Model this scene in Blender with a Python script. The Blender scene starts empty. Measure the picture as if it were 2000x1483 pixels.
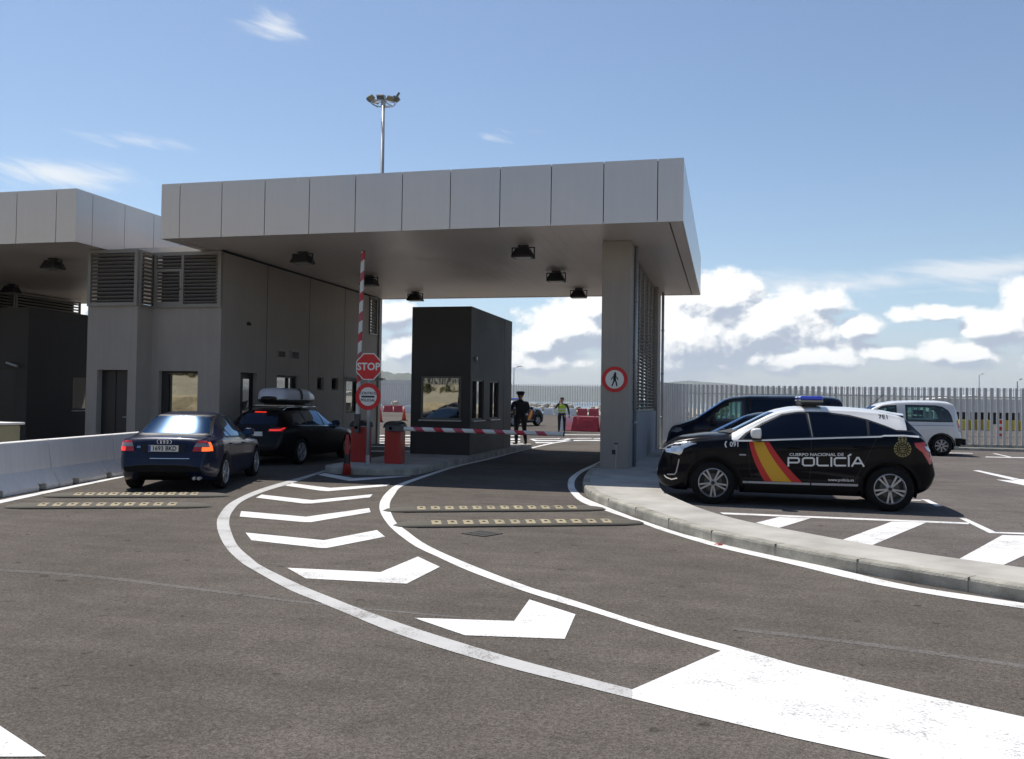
import bpy, bmesh, math, random
import numpy as np
from mathutils import Vector, Matrix
from mathutils.bvhtree import BVHTree
random.seed(7)
R = math.radians
SC = bpy.context.scene
COL = SC.collection

# ------------------------------------------------------------------ camera
EYE = 1.6
FPX, CX, CY = 1703.957, 1000.0, 741.5          # focal length and centre in pixels of the 2000 px wide photograph
YAW, PIT, ROL = -0.240649632, 0.0237821842, 0.014687497
fwd = Vector((math.sin(YAW)*math.cos(PIT), math.cos(YAW)*math.cos(PIT), math.sin(PIT)))
rgt = Vector((math.cos(YAW), -math.sin(YAW), 0))
upv = rgt.cross(fwd)
r2 = rgt*math.cos(ROL) + upv*math.sin(ROL)
u2 = -rgt*math.sin(ROL) + upv*math.cos(ROL)
cd = bpy.data.cameras.new('camera'); cam = bpy.data.objects.new('camera', cd); COL.objects.link(cam)
M3 = Matrix((r2, u2, -fwd)).transposed()
cam.matrix_world = Matrix.Translation((0, 0, EYE)) @ M3.to_4x4()
cd.sensor_width = 36; cd.lens = 36*FPX/2000; cd.clip_start = .1; cd.clip_end = 20000
SC.camera = cam

def ray(x, y): return M3 @ Vector(((x-CX)/FPX, -(y-CY)/FPX, -1))
def at(x, y, h=0.0):                           # where a point of the photograph lies on a level plane of height h
    d = ray(x, y); t = (h-EYE)/d.z
    return Vector((d.x*t, d.y*t, h))
def atY(x, y, Y):
    d = ray(x, y); t = Y/d.y
    return Vector((d.x*t, Y, EYE+d.z*t))
def atX(x, y, X):
    d = ray(x, y); t = X/d.x
    return Vector((X, d.y*t, EYE+d.z*t))
def azel(x, y):
    d = ray(x, y).normalized()
    return math.atan2(d.x, d.y), math.asin(d.z)

# ------------------------------------------------------------------ sun, exposure
SUN_DIR = Vector((-.42, .345, 1)).normalized()     # towards the sun
SUN_EL = math.asin(SUN_DIR.z); SUN_AZ = math.atan2(SUN_DIR.x, SUN_DIR.y)
ld = bpy.data.lights.new('sun', 'SUN'); ld.energy = 5.0; ld.angle = R(.5); ld.color = (1, .955, .89)
sun = bpy.data.objects.new('sun', ld); COL.objects.link(sun)
sun.rotation_euler = SUN_DIR.to_track_quat('Z', 'Y').to_euler()
SC.view_settings.view_transform = 'Standard'; SC.view_settings.look = 'None'
SC.view_settings.exposure = 0.1; SC.view_settings.gamma = 1

# ------------------------------------------------------------------ sky with clouds
def nodes_of(tree):
    tree.nodes.clear()
    def N(t, inp=None, **kw):
        n = tree.nodes.new(t)
        for k, v in kw.items(): setattr(n, k, v)
        for k, v in (inp or {}).items():
            if hasattr(v, 'is_linked') or hasattr(v, 'links'): tree.links.new(v, n.inputs[k])
            else: n.inputs[k].default_value = v
        return n
    return N
def make_world():
    w = bpy.data.worlds.new('World'); SC.world = w; w.use_nodes = True
    N = nodes_of(w.node_tree)
    def m(op, a, b=None, c=None, clamp=False):
        i = {0: a}
        if b is not None: i[1] = b
        if c is not None: i[2] = c
        n = N('ShaderNodeMath', i, operation=op); n.use_clamp = clamp
        return n.outputs[0]
    def vm(op, a, b=None):
        i = {0: a}
        if b is not None: i[1] = b
        n = N('ShaderNodeVectorMath', i, operation=op)
        return n.outputs[1] if op == 'LENGTH' else n.outputs[0]
    def mr(v, a, b, c=0., d=1.):
        return N('ShaderNodeMapRange', {0: v, 1: a, 2: b, 3: c, 4: d}, interpolation_type='SMOOTHSTEP').outputs[0]
    sky = N('ShaderNodeTexSky', sky_type='NISHITA', sun_disc=False, sun_elevation=SUN_EL, sun_rotation=SUN_AZ, air_density=1.0, dust_density=.35, ozone_density=1.5)
    tc = N('ShaderNodeTexCoord')
    s = N('ShaderNodeSeparateXYZ', {0: tc.outputs['Generated']})
    az = m('ARCTAN2', s.outputs[0], s.outputs[1]); el = m('ARCSINE', s.outputs[2])
    P = N('ShaderNodeCombineXYZ', {0: az, 1: el, 2: 0.}).outputs[0]
    def noise(vec, scale, detail, rough, dist=0.):
        return N('ShaderNodeTexNoise', {'Vector': vec, 'Scale': scale, 'Detail': detail, 'Roughness': rough, 'Distortion': dist}, noise_dimensions='3D').outputs[0]
    def field(blobs, P):
        f = None
        for (px, py, rx, ry, amp) in blobs:
            a, e = azel(px, py)
            q = vm('MULTIPLY', vm('SUBTRACT', P, (a, e, 0)), (FPX/rx, FPX/ry, 0))
            b = m('MULTIPLY', m('SUBTRACT', 1., vm('LENGTH', q)), amp)
            f = b if f is None else m('MAXIMUM', f, b)
        return f
    # heaped clouds low in the sky
    cum = [(1395, 590, 130, 75, 1.), (1500, 640, 150, 85, 1.), (1330, 660, 200, 110, 1.15), (1620, 590, 60, 34, .7), (1560, 700, 170, 45, .8),
           (1690, 640, 60, 28, .75), (1760, 618, 40, 20, .6), (1720, 690, 70, 22, .7), (1880, 690, 90, 34, .85), (1960, 640, 80, 50, .9), (1850, 610, 90, 16, .55),
           (2030, 600, 90, 60, .9), (1110, 640, 110, 60, 1.), (1170, 600, 90, 50, .9), (1040, 670, 70, 40, .8), (760, 612, 60, 36, .9), (790, 680, 50, 30, .7), (1000, 700, 260, 36, .5),
           (690, 700, 90, 30, .6), (120, 610, 60, 40, .8), (2200, 640, 200, 90, 1.), (-250, 640, 300, 80, .8), (2600, 660, 260, 80, .9)]
    P2 = vm('MULTIPLY', P, (1., 1.25, 1.))
    n1 = noise(P2, 17., 11., .60, .12)
    n2 = noise(vm('ADD', P2, (-.006, .011, 0)), 17., 7., .55, .15)
    n3 = noise(P2, 5., 4., .5, .1)
    F = field(cum, P)
    F2 = field(cum, vm('ADD', P, (-.006, .014, 0)))
    dens = m('ADD', F, m('MULTIPLY', m('SUBTRACT', n1, .5), 1.7))
    dens = m('ADD', dens, m('MULTIPLY', m('SUBTRACT', n3, .5), .7))
    a1 = m('MULTIPLY', mr(dens, .03, .33), .97)
    lit = m('ADD', .53, m('MULTIPLY', m('SUBTRACT', F, F2), 1.7))
    lit = m('ADD', lit, m('MULTIPLY', m('SUBTRACT', n1, n2), 2.7))
    lit = m('ADD', lit, m('MULTIPLY', m('SUBTRACT', n3, .5), .5), clamp=True)
    ccol = N('ShaderNodeMix', {0: mr(lit, .16, .74), 6: (.47, .535, .65, 1), 7: (1.12, 1.12, 1.10, 1)}, data_type='RGBA').outputs[2]
    # streaks high up and to the right
    cir = [(1650, 555, 330, 26, .9), (1950, 525, 260, 34, 1.), (1800, 570, 200, 14, .6), (110, 340, 150, 34, .95), (270, 275, 110, 20, .7), (200, 265, 70, 12, .5), (550, 45, 80, 36, .75), (1030, 257, 70, 12, .42), (950, 270, 60, 10, .3), (60, 320, 110, 20, .6), (1480, 545, 120, 20, .5)]
    rot = N('ShaderNodeVectorRotate', {0: P, 1: (0, 0, 0), 3: R(12)}, rotation_type='Z_AXIS').outputs[0]
    c1 = noise(vm('MULTIPLY', rot, (1., 5.5, 1.)), 9., 8., .6, .6)
    G = field(cir, P)
    d2 = m('ADD', G, m('MULTIPLY', m('SUBTRACT', c1, .5), 1.9))
    a2 = m('MULTIPLY', mr(d2, .1, 1.0), .82)
    # thin whitish air close to the horizon
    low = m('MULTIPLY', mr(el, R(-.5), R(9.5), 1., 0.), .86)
    low = m('MULTIPLY', low, mr(s.outputs[1], -.35, .25, .15, 1.))  # weakened behind the camera on purpose, to darken reflections and the fill in shade
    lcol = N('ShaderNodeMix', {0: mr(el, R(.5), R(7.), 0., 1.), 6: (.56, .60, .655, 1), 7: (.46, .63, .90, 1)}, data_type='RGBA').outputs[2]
    bsky = N('ShaderNodeBackground', {0: sky.outputs[0], 1: .115})
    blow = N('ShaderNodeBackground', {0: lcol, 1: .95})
    bcum = N('ShaderNodeBackground', {0: ccol, 1: .95})
    bcir = N('ShaderNodeBackground', {0: (.90, .93, .96, 1), 1: .95})
    mx = N('ShaderNodeMixShader', {0: a2, 1: bsky.outputs[0], 2: bcir.outputs[0]})
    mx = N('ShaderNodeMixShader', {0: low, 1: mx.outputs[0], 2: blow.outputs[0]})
    mx = N('ShaderNodeMixShader', {0: m('MULTIPLY', a1, mr(el, R(.2), R(3.2), .25, 1.)), 1: mx.outputs[0], 2: bcum.outputs[0]})
    N('ShaderNodeOutputWorld', {0: mx.outputs[0]})
make_world()

# ------------------------------------------------------------------ materials
MATS = {}
def mat(name, col, rough=.6, metal=0., coat=0., spec=.5, var=0., vscale=4., bump=0., bscale=60., emit=None, ecol=None, trans=0., streak=0., alpha=None):
    if name in MATS: return MATS[name]
    m = bpy.data.materials.new(name); m.use_nodes = True; N = nodes_of(m.node_tree)
    p = N('ShaderNodeBsdfPrincipled', {'Base Color': (*col, 1), 'Roughness': rough, 'Metallic': metal, 'Coat Weight': coat, 'Coat Roughness': .03, 'Specular IOR Level': spec})
    L = m.node_tree.links
    tc = N('ShaderNodeTexCoord')
    if var:
        n = N('ShaderNodeTexNoise', {'Vector': tc.outputs['Object'], 'Scale': vscale, 'Detail': 6., 'Roughness': .6})
        fac = n.outputs[0]
        if streak:
            mp = N('ShaderNodeMapping', {0: tc.outputs['Object'], 3: (6, 6, .35)})
            n2 = N('ShaderNodeTexNoise', {'Vector': mp.outputs[0], 'Scale': 1.6, 'Detail': 5., 'Roughness': .6})
            fac = N('ShaderNodeMath', {0: N('ShaderNodeMath', {0: fac, 1: 1-streak}, operation='MULTIPLY').outputs[0], 1: N('ShaderNodeMath', {0: n2.outputs[0], 1: streak}, operation='MULTIPLY').outputs[0]}, operation='ADD').outputs[0]
        mr = N('ShaderNodeMapRange', {0: fac, 1: .28, 2: .72, 3: 1-var, 4: 1+var})
        hs = N('ShaderNodeHueSaturation', {'Value': mr.outputs[0], 'Color': (*col, 1)})
        L.new(hs.outputs[0], p.inputs['Base Color'])
        rr = N('ShaderNodeMapRange', {0: fac, 1: .3, 2: .7, 3: max(0, rough-.06), 4: min(1, rough+.08)})
        L.new(rr.outputs[0], p.inputs['Roughness'])
    if bump:
        nb = N('ShaderNodeTexNoise', {'Vector': tc.outputs['Object'], 'Scale': bscale, 'Detail': 5., 'Roughness': .6})
        b = N('ShaderNodeBump', {'Strength': bump, 'Distance': .02, 'Height': nb.outputs[0]})
        L.new(b.outputs[0], p.inputs['Normal'])
    if emit:
        p.inputs['Emission Color'].default_value = (*(ecol or col), 1); p.inputs['Emission Strength'].default_value = emit
    if trans: p.inputs['Transmission Weight'].default_value = trans
    N('ShaderNodeOutputMaterial', {0: p.outputs[0]})
    MATS[name] = m
    return m

def asphalt(name, base, tint):
    m = bpy.data.materials.new(name); m.use_nodes = True; N = nodes_of(m.node_tree); L = m.node_tree.links
    tc = N('ShaderNodeTexCoord').outputs['Object']
    def noise(sc, det, rough=.6, vec=tc): return N('ShaderNodeTexNoise', {'Vector': vec, 'Scale': sc, 'Detail': det, 'Roughness': rough}).outputs[0]
    def mr(v, a, b, c, d): return N('ShaderNodeMapRange', {0: v, 1: a, 2: b, 3: c, 4: d}).outputs[0]
    def mul(a, b): return N('ShaderNodeMath', {0: a, 1: b}, operation='MULTIPLY').outputs[0]
    vor = N('ShaderNodeTexVoronoi', {'Vector': tc, 'Scale': 125., 'Randomness': 1.})
    stone = N('ShaderNodeSeparateColor', {0: vor.outputs['Color']}).outputs[0]
    grain = mr(stone, 0, 1, .66, 1.36)
    big = mr(noise(.33, 4), .3, .7, .83, 1.17)
    mid = mr(noise(2.2, 6, .7), .3, .7, .87, 1.12)
    stv = N('ShaderNodeMapping', {0: tc, 2: (0, 0, R(20)), 3: (.35, 3.2, 1)}).outputs[0]
    trk = mr(noise(1.1, 5, .6, stv), .35, .7, 1.07, .9)
    fine = mr(noise(30, 3, .7), .3, .7, .8, 1.2)
    spots = mul(mr(noise(7., 2, .4), .69, .74, 1., .62), mr(noise(1.15, 5, .75), .60, .72, 1., .82))
    v = mul(mul(mul(grain, big), mul(mid, trk)), mul(fine, spots))
    hs = N('ShaderNodeHueSaturation', {'Value': v, 'Color': (*[base*t for t in tint], 1)})
    p = N('ShaderNodeBsdfPrincipled', {'Base Color': hs.outputs[0], 'Roughness': .95, 'Specular IOR Level': .04})
    hgt = N('ShaderNodeMath', {0: vor.outputs['Distance'], 1: mul(noise(40, 3), .6)}, operation='ADD').outputs[0]
    b = N('ShaderNodeBump', {'Strength': .45, 'Distance': .010, 'Height': hgt}); L.new(b.outputs[0], p.inputs['Normal'])
    N('ShaderNodeOutputMaterial', {0: p.outputs[0]})
    return m
ASPH = asphalt('asphalt', .110, (1.03, .90, .785))
ASPH2 = asphalt('asphalt_car_park', .126, (1.05, .93, .86))
ASPHL = asphalt('asphalt_seam', .14, (1.0, .93, .86))

def paint(name, wear, k=1.):
    m = bpy.data.materials.new(name); m.use_nodes = True; N = nodes_of(m.node_tree); L = m.node_tree.links
    tc = N('ShaderNodeTexCoord').outputs['Object']
    a = N('ShaderNodeTexNoise', {'Vector': tc, 'Scale': 55., 'Detail': 4., 'Roughness': .7}).outputs[0]
    b = N('ShaderNodeTexNoise', {'Vector': tc, 'Scale': 2.4, 'Detail': 5., 'Roughness': .65}).outputs[0]
    s = N('ShaderNodeMath', {0: a, 1: N('ShaderNodeMath', {0: b, 1: wear}, operation='MULTIPLY').outputs[0]}, operation='ADD').outputs[0]
    kk = N('ShaderNodeMapRange', {0: s, 1: .66+.5*wear-.10, 2: .76+.5*wear-.06, 3: 0., 4: .75}).outputs[0]
    dirt = N('ShaderNodeMapRange', {0: b, 1: .38, 2: .72, 3: 1.03, 4: .88}).outputs[0]
    base = N('ShaderNodeHueSaturation', {'Value': dirt, 'Color': (.80*k, .785*k, .76*k, 1)}).outputs[0]
    c = N('ShaderNodeMix', {0: kk, 6: base, 7: (.14, .125, .11, 1)}, data_type='RGBA').outputs[2]
    p = N('ShaderNodeBsdfPrincipled', {'Base Color': c, 'Roughness': .7})
    bp = N('ShaderNodeBump', {'Strength': .3, 'Distance': .01, 'Height': a}); L.new(bp.outputs[0], p.inputs['Normal'])
    N('ShaderNodeOutputMaterial', {0: p.outputs[0]})
    return m
PAINT = paint('road_paint', .65, .86); PAINTW = paint('road_paint_worn', 1.0, .56)

CONC = mat('pavement_concrete', (.40, .38, .345), .95, var=.2, vscale=1.6, bump=.4, bscale=60, spec=.08)
KERB = mat('kerb_concrete', (.34, .325, .28), .95, var=.4, vscale=3.2, bump=.6, bscale=45, spec=.08)
JOINT = mat('joint_mortar', (.15, .14, .12), .95)
ALU = mat('aluminium_panel', (.645, .60, .565), .21, metal=.25, var=.045, vscale=.5, streak=.5)
ALUS = mat('soffit_panel', (.72, .655, .585), .36, metal=.1, var=.06, vscale=.5)
GAP = mat('dark_gap', (.012, .012, .014), .8)
WALL = mat('grey_render_wall', (.325, .293, .258), .85, var=.13, vscale=.8, streak=.42, bump=.12, bscale=120)
WALLD = mat('dark_render_wall', (.17, .17, .18), .85, var=.09, vscale=.8, streak=.45)
BOOTH = mat('charcoal_panel', (.022, .020, .019), .6, var=.12, vscale=.9, streak=.3)
LOUV = mat('louvre_metal', (.235, .22, .195), .5, metal=.2, var=.08, vscale=1.)
STEEL = mat('galvanised_steel', (.42, .43, .44), .45, metal=.6, var=.12, vscale=3.)
BLACK = mat('black_plastic', (.012, .012, .013), .5)
RUBBER = mat('tyre_rubber', (.008, .008, .008), .85, spec=.2, bump=.1, bscale=80)
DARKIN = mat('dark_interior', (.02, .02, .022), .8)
RED = mat('red_enamel', (.36, .022, .018), .4, coat=.2, var=.12, vscale=2.5)
SIGNRED = mat('sign_red', (.58, .008, .016), .35)
SIGNWHITE = mat('sign_white', (.72, .72, .68), .4)
SIGNBLACK = mat('sign_black', (.012, .012, .014), .5)
BOOMW = mat('boom_white', (.62, .63, .62), .4, var=.05)
BOOMR = mat('boom_red', (.45, .02, .04), .35)
BOOMP = mat('boom_red_reflective', (.40, .06, .10), .3)
WHITEC = mat('white_painted_concrete', (.70, .675, .65), .75, var=.10, vscale=1.6, streak=.5, bump=.12, bscale=60)
HILLM = mat('hill_scrub', (.10, .11, .085), .95, var=.3, vscale=.01)
SEA = mat('sea_water', (.05, .10, .14), .25, bump=.3, bscale=.4)
DIRT = mat('pale_ground', (.30, .27, .22), .95, var=.2, vscale=.4, bump=.3, bscale=8)
ROCK = mat('rubble_rock', (.36, .33, .28), .95, var=.35, vscale=1.4, bump=.5, bscale=6)
STONE = mat('tan_masonry', (.50, .42, .27), .9, var=.35, vscale=2.2, bump=.6, bscale=7)
SLOPE = mat('dry_slope', (.34, .31, .235), .95, var=.3, vscale=.6, bump=.4, bscale=5)
FENCEM = mat('fence_aluminium', (.50, .495, .485), .5, metal=.15, var=.08, vscale=1.5)
BUSHM = mat('dry_bush', (.085, .085, .03), .9, var=.4, vscale=6)
CHROME = mat('chrome', (.75, .75, .76), .15, metal=1.)
RIM = mat('alloy_rim', (.42, .42, .43), .35, metal=.55)
TEXTW = mat('white_lettering', (.72, .72, .70), .5)
GOLD = mat('gold_print', (.26, .215, .085), .55, metal=.2)
FLAGR = mat('flag_red', (.50, .014, .012), .45); FLAGY = mat('flag_yellow', (.62, .33, .012), .45)
SILV = mat('silver_strip', (.36, .36, .37), .5)
LAMPR = mat('red_lens', (.50, .008, .008), .15, coat=.6)
LAMPL = mat('brake_light_lit', (.9, .05, .02), .3, emit=.9, ecol=(1., .035, .02))
LAMPO = mat('orange_light_lit', (.9, .2, .02), .3, emit=1.3, ecol=(1., .12, .02))
LENSC = mat('clear_lens', (.55, .57, .6), .08, metal=.55, coat=1.)
BLUEL = mat('blue_beacon', (.008, .05, .62), .12, coat=1.)
PLATE = mat('number_plate', (.70, .70, .68), .5); PLATEB = mat('plate_blue', (.02, .06, .30), .5)
HIVIS = mat('hi_vis_yellow', (.42, .58, .04), .7); SKIN = mat('skin', (.42, .24, .16), .6); HAIR = mat('dark_hair', (.02, .016, .012), .7)
UNIF = mat('dark_uniform', (.012, .013, .018), .8); TROU = mat('dark_trousers', (.016, .016, .02), .85); SHOE = mat('black_shoe', (.01, .01, .01), .4)
PRED = mat('red_plastic', (.42, .03, .05), .5, var=.25, vscale=2.5); PWHITE = mat('white_plastic', (.66, .66, .66), .5, var=.1, vscale=2.)
CONE = mat('cone_orange', (.62, .07, .025), .5)
YELB = mat('yellow_block', (.60, .44, .05), .6, var=.2, vscale=2.)
BUMPM = mat('rubber_bump', (.085, .076, .058), .85, var=.25, vscale=5., bump=.3, bscale=50)
BUMPY = mat('faded_yellow_pad', (.30, .25, .155), .8, var=.3, vscale=6.)
BEIGE = mat('beige_bin', (.30, .27, .16), .6, var=.1)
CASTM = mat('cast_iron', (.03, .028, .026), .6)

def glassy(name, tint, refl, base=(.01, .012, .014), rough=.02):
    m = bpy.data.materials.new(name); m.use_nodes = True; N = nodes_of(m.node_tree)
    lw = N('ShaderNodeFresnel', {'IOR': 1.5}).outputs[0]
    fac = N('ShaderNodeMath', {0: lw, 1: refl}, operation='ADD'); fac.use_clamp = True
    tc = N('ShaderNodeTexCoord')
    nb = N('ShaderNodeTexNoise', {'Vector': tc.outputs['Object'], 'Scale': 2.5, 'Detail': 1.})
    bp = N('ShaderNodeBump', {'Strength': .02, 'Distance': .05, 'Height': nb.outputs[0]})
    d = N('ShaderNodeBsdfDiffuse', {0: (*base, 1)}); g = N('ShaderNodeBsdfGlossy', {0: (*tint, 1), 1: rough, 'Normal': bp.outputs[0]})
    mx = N('ShaderNodeMixShader', {0: fac.outputs[0], 1: d.outputs[0], 2: g.outputs[0]})
    N('ShaderNodeOutputMaterial', {0: mx.outputs[0]})
    MATS[name] = m
    return m
def clearglass(name, tint, refl=.04):
    m = bpy.data.materials.new(name); m.use_nodes = True; N = nodes_of(m.node_tree)
    fac = N('ShaderNodeMath', {0: N('ShaderNodeFresnel', {'IOR': 1.45}).outputs[0], 1: refl}, operation='ADD'); fac.use_clamp = True
    t = N('ShaderNodeBsdfTransparent', {0: (*tint, 1)}); g = N('ShaderNodeBsdfGlossy', {0: (1, 1, 1, 1), 1: .01})
    mx = N('ShaderNodeMixShader', {0: fac.outputs[0], 1: t.outputs[0], 2: g.outputs[0]})
    N('ShaderNodeOutputMaterial', {0: mx.outputs[0]})
    return m
WINGLASS = glassy('mirror_window_glass', (.80, .78, .70), .42)
DARKGLASS = glassy('dark_window_glass', (.7, .75, .8), .10)
CARGLASS = glassy('tinted_car_glass', (.6, .72, 1.), -.012, (.003, .005, .010))
REARGLASS = glassy('rear_screen_glass', (.30, .48, .80), .012, (.007, .020, .046), .17)
SIDEGLASS = glassy('side_screen_glass', (.6, .78, 1.), .10, (.005, .01, .02))
GREENGLASS = clearglass('green_clear_glass', (.42, .60, .54))
def carpaint(name, col, flake=.0):
    return mat(name, col, .38, metal=flake, coat=.35, spec=.15)
POLB = mat('police_navy_paint', (.0016, .002, .0048), .3, coat=.22, spec=.05); POLW = (lambda n, c: mat(n, c, .3, coat=.8))('white_car_paint', (.70, .70, .69))
AUDB = mat('dark_blue_paint', (.0035, .007, .030), .33, metal=.2, coat=.5, spec=.15); BLKP = mat('black_paint', (.002, .0022, .0035), .3, coat=.25, spec=.05); NAVY = carpaint('navy_van_paint', (.005, .009, .026))
SILW = carpaint('pale_silver_paint', (.50, .51, .55), .1)
CLAD = mat('black_cladding', (.006, .006, .0065), .6, spec=.15)

# ------------------------------------------------------------------ mesh helpers
class MB:
    def __init__(s): s.v = []; s.f = []; s.m = []; s.mi = 0
    def add(s, vs, fs):
        o = len(s.v); s.v += [tuple(v) for v in vs]; s.f += [tuple(i+o for i in f) for f in fs]; s.m += [s.mi]*len(fs); return s
    def box(s, x0, x1, y0, y1, z0, z1, mtx=None):
        vs = [Vector((x, y, z)) for z in (z0, z1) for y in (y0, y1) for x in (x0, x1)]
        if mtx is not None: vs = [mtx @ v for v in vs]
        return s.add(vs, [(0, 2, 3, 1), (4, 5, 7, 6), (0, 1, 5, 4), (2, 6, 7, 3), (0, 4, 6, 2), (1, 3, 7, 5)])
    def prism(s, poly, z0, z1, mtx=None, bottom=True):
        n = len(poly); a = sum(poly[i][0]*poly[(i+1) % n][1]-poly[(i+1) % n][0]*poly[i][1] for i in range(n))
        if a < 0: poly = poly[::-1]
        vs = [Vector((p[0], p[1], z0)) for p in poly]+[Vector((p[0], p[1], z1)) for p in poly]
        if mtx is not None: vs = [mtx @ v for v in vs]
        fs = [tuple(range(n, 2*n))]+[(i, (i+1) % n, n+(i+1) % n, n+i) for i in range(n)]
        if bottom: fs.append(tuple(range(n-1, -1, -1)))
        return s.add(vs, fs)
    def tube(s, p0, p1, r, n=12, r1=None, caps=True):
        p0 = Vector(p0); p1 = Vector(p1); r1 = r if r1 is None else r1
        q = (p1-p0).to_track_quat('Z', 'Y')
        vs = []
        for p, rr in ((p0, r), (p1, r1)):
            for i in range(n):
                a = 2*math.pi*i/n; vs.append(p+q @ Vector((rr*math.cos(a), rr*math.sin(a), 0)))
        fs = [(i, (i+1) % n, n+(i+1) % n, n+i) for i in range(n)]
        if caps: fs += [tuple(range(n-1, -1, -1)), tuple(range(n, 2*n))]
        return s.add(vs, fs)
    def path(s, pts, r, n=8):
        for a, b in zip(pts[:-1], pts[1:]): s.tube(a, b, r, n)
        return s
    def lathe(s, prof, n=32, mtx=None):          # prof: (radius, height) about z
        vs = []; k = len(prof)
        for i in range(n):
            a = 2*math.pi*i/n
            for (r, h) in prof: vs.append(Vector((r*math.cos(a), r*math.sin(a), h)))
        if mtx is not None: vs = [mtx @ v for v in vs]
        fs = [(i*k+j, ((i+1) % n)*k+j, ((i+1) % n)*k+j+1, i*k+j+1) for i in range(n) for j in range(k-1)]
        return s.add(vs, fs)
    def grid(s, rows):
        k = len(rows[0]); vs = [v for r in rows for v in r]
        return s.add(vs, [(i*k+j, i*k+j+1, (i+1)*k+j+1, (i+1)*k+j) for i in range(len(rows)-1) for j in range(k-1)])
    def ball(s, c, rx, ry, rz, n=12, k=8):
        prof = [(math.sin(math.pi*i/k), -math.cos(math.pi*i/k)) for i in range(k+1)]
        return s.lathe([(max(r, 1e-4), h) for r, h in prof], n, Matrix.Translation(c) @ Matrix.Diagonal((rx, ry, rz, 1)))
    def obj(s, name, mats, parent=None, smooth=False, bevel=0., loc=None):
        me = bpy.data.meshes.new(name); me.from_pydata(s.v, [], s.f)
        mats = mats if isinstance(mats, (list, tuple)) else [mats]
        for x in mats: me.materials.append(x)
        me.polygons.foreach_set('material_index', s.m)
        if smooth: me.polygons.foreach_set('use_smooth', [True]*len(s.f))
        bm = bmesh.new(); bm.from_mesh(me)
        if len(s.f) < 20000: bmesh.ops.recalc_face_normals(bm, faces=bm.faces)
        bm.to_mesh(me); bm.free(); me.update()
        return link(name, me, parent, bevel, loc)
def link(name, me, parent=None, bevel=0., loc=None):
    o = bpy.data.objects.new(name, me); COL.objects.link(o)
    if parent is not None: o.parent = parent
    if loc is not None: o.location = loc
    if bevel:
        b = o.modifiers.new('bevel', 'BEVEL'); b.width = bevel; b.segments = 2; b.limit_method = 'ANGLE'; b.angle_limit = R(40)
    return o
def tag(o, label, cat, group=None):
    o['label'] = label; o['category'] = cat
    if group: o['group'] = group
    return o
def thing(name, label, cat, loc=(0, 0, 0), rz=0., group=None, scale=1.):
    o = bpy.data.objects.new(name, None); COL.objects.link(o); o.location = loc; o.rotation_euler = (0, 0, rz); o.scale = (scale,)*3
    o.empty_display_size = .2
    return tag(o, label, cat, group)
def struct(o): o['kind'] = 'structure'; return o
def stuff(o): o['kind'] = 'stuff'; return o
def copy_tree(o, parent=None):
    c = o.copy(); COL.objects.link(c)
    if parent is not None: c.parent = parent
    for ch in list(o.children): copy_tree(ch, c)
    return c
def dup(o, label, loc, rz=0., group=None, scale=None):
    c = copy_tree(o); c.location = loc; c.rotation_euler = (0, 0, rz); c['label'] = label
    if group: c['group'] = group
    if scale: c.scale = (scale,)*3
    return c

def text_polys(s, size, bold=0., sx=1., align='CENTER'):
    cu = bpy.data.curves.new('t', 'FONT'); cu.body = s; cu.size = size; cu.align_x = align; cu.align_y = 'CENTER'; cu.offset = bold; cu.resolution_u = 3
    ob = bpy.data.objects.new('t', cu); COL.objects.link(ob)
    dg = bpy.context.evaluated_depsgraph_get(); dg.update()
    me = bpy.data.meshes.new_from_object(ob.evaluated_get(dg))
    vs = [(v.co.x*sx, v.co.y) for v in me.vertices]; fs = [tuple(p.vertices) for p in me.polygons]
    bpy.data.objects.remove(ob); bpy.data.curves.remove(cu); bpy.data.meshes.remove(me)
    return vs, fs
def flat_text(name, s, size, material, parent, mtx, bold=0., sx=1.):
    vs, fs = text_polys(s, size, bold, sx)
    b = MB(); b.add([mtx @ Vector((x, y, 0)) for x, y in vs], fs)
    return b.obj(name, material, parent)
def upright(x, y, z):                            # sheet facing the camera side (-y): local x -> +x, local y -> +z
    return Matrix.Translation((x, y, z)) @ Matrix.Rotation(R(90), 4, 'X')

# ------------------------------------------------------------------ ground and markings
def sheet(name, pts, z, material):
    b = MB(); b.add([(p[0], p[1], z) for p in pts], [tuple(range(len(pts)))]); return b
def gnd_fill(polys, z, name, material, px=True):
    bm = bmesh.new()
    for pl in polys:
        vs = [bm.verts.new((*((at(*p)[:2]) if px else p), z)) for p in pl]
        f = bm.faces.new(vs)
    bmesh.ops.triangulate(bm, faces=bm.faces[:])
    bmesh.ops.recalc_face_normals(bm, faces=bm.faces)
    for f in bm.faces:
        if f.normal.z < 0: f.normal_flip()
    me = bpy.data.meshes.new(name); bm.to_mesh(me); bm.free(); me.materials.append(material)
    return struct(link(name, me))
b = MB(); b.box(-400, 400, -60, 140, -1, 0); struct(b.obj('road', ASPH))
b = MB(); b.box(-6000, 6000, 140, 9000, -3, -1.6); struct(b.obj('sea', SEA))
b = MB(); b.box(-400, 400, -400, -60.5, -1, -.02); struct(b.obj('ground', DIRT))

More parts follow.
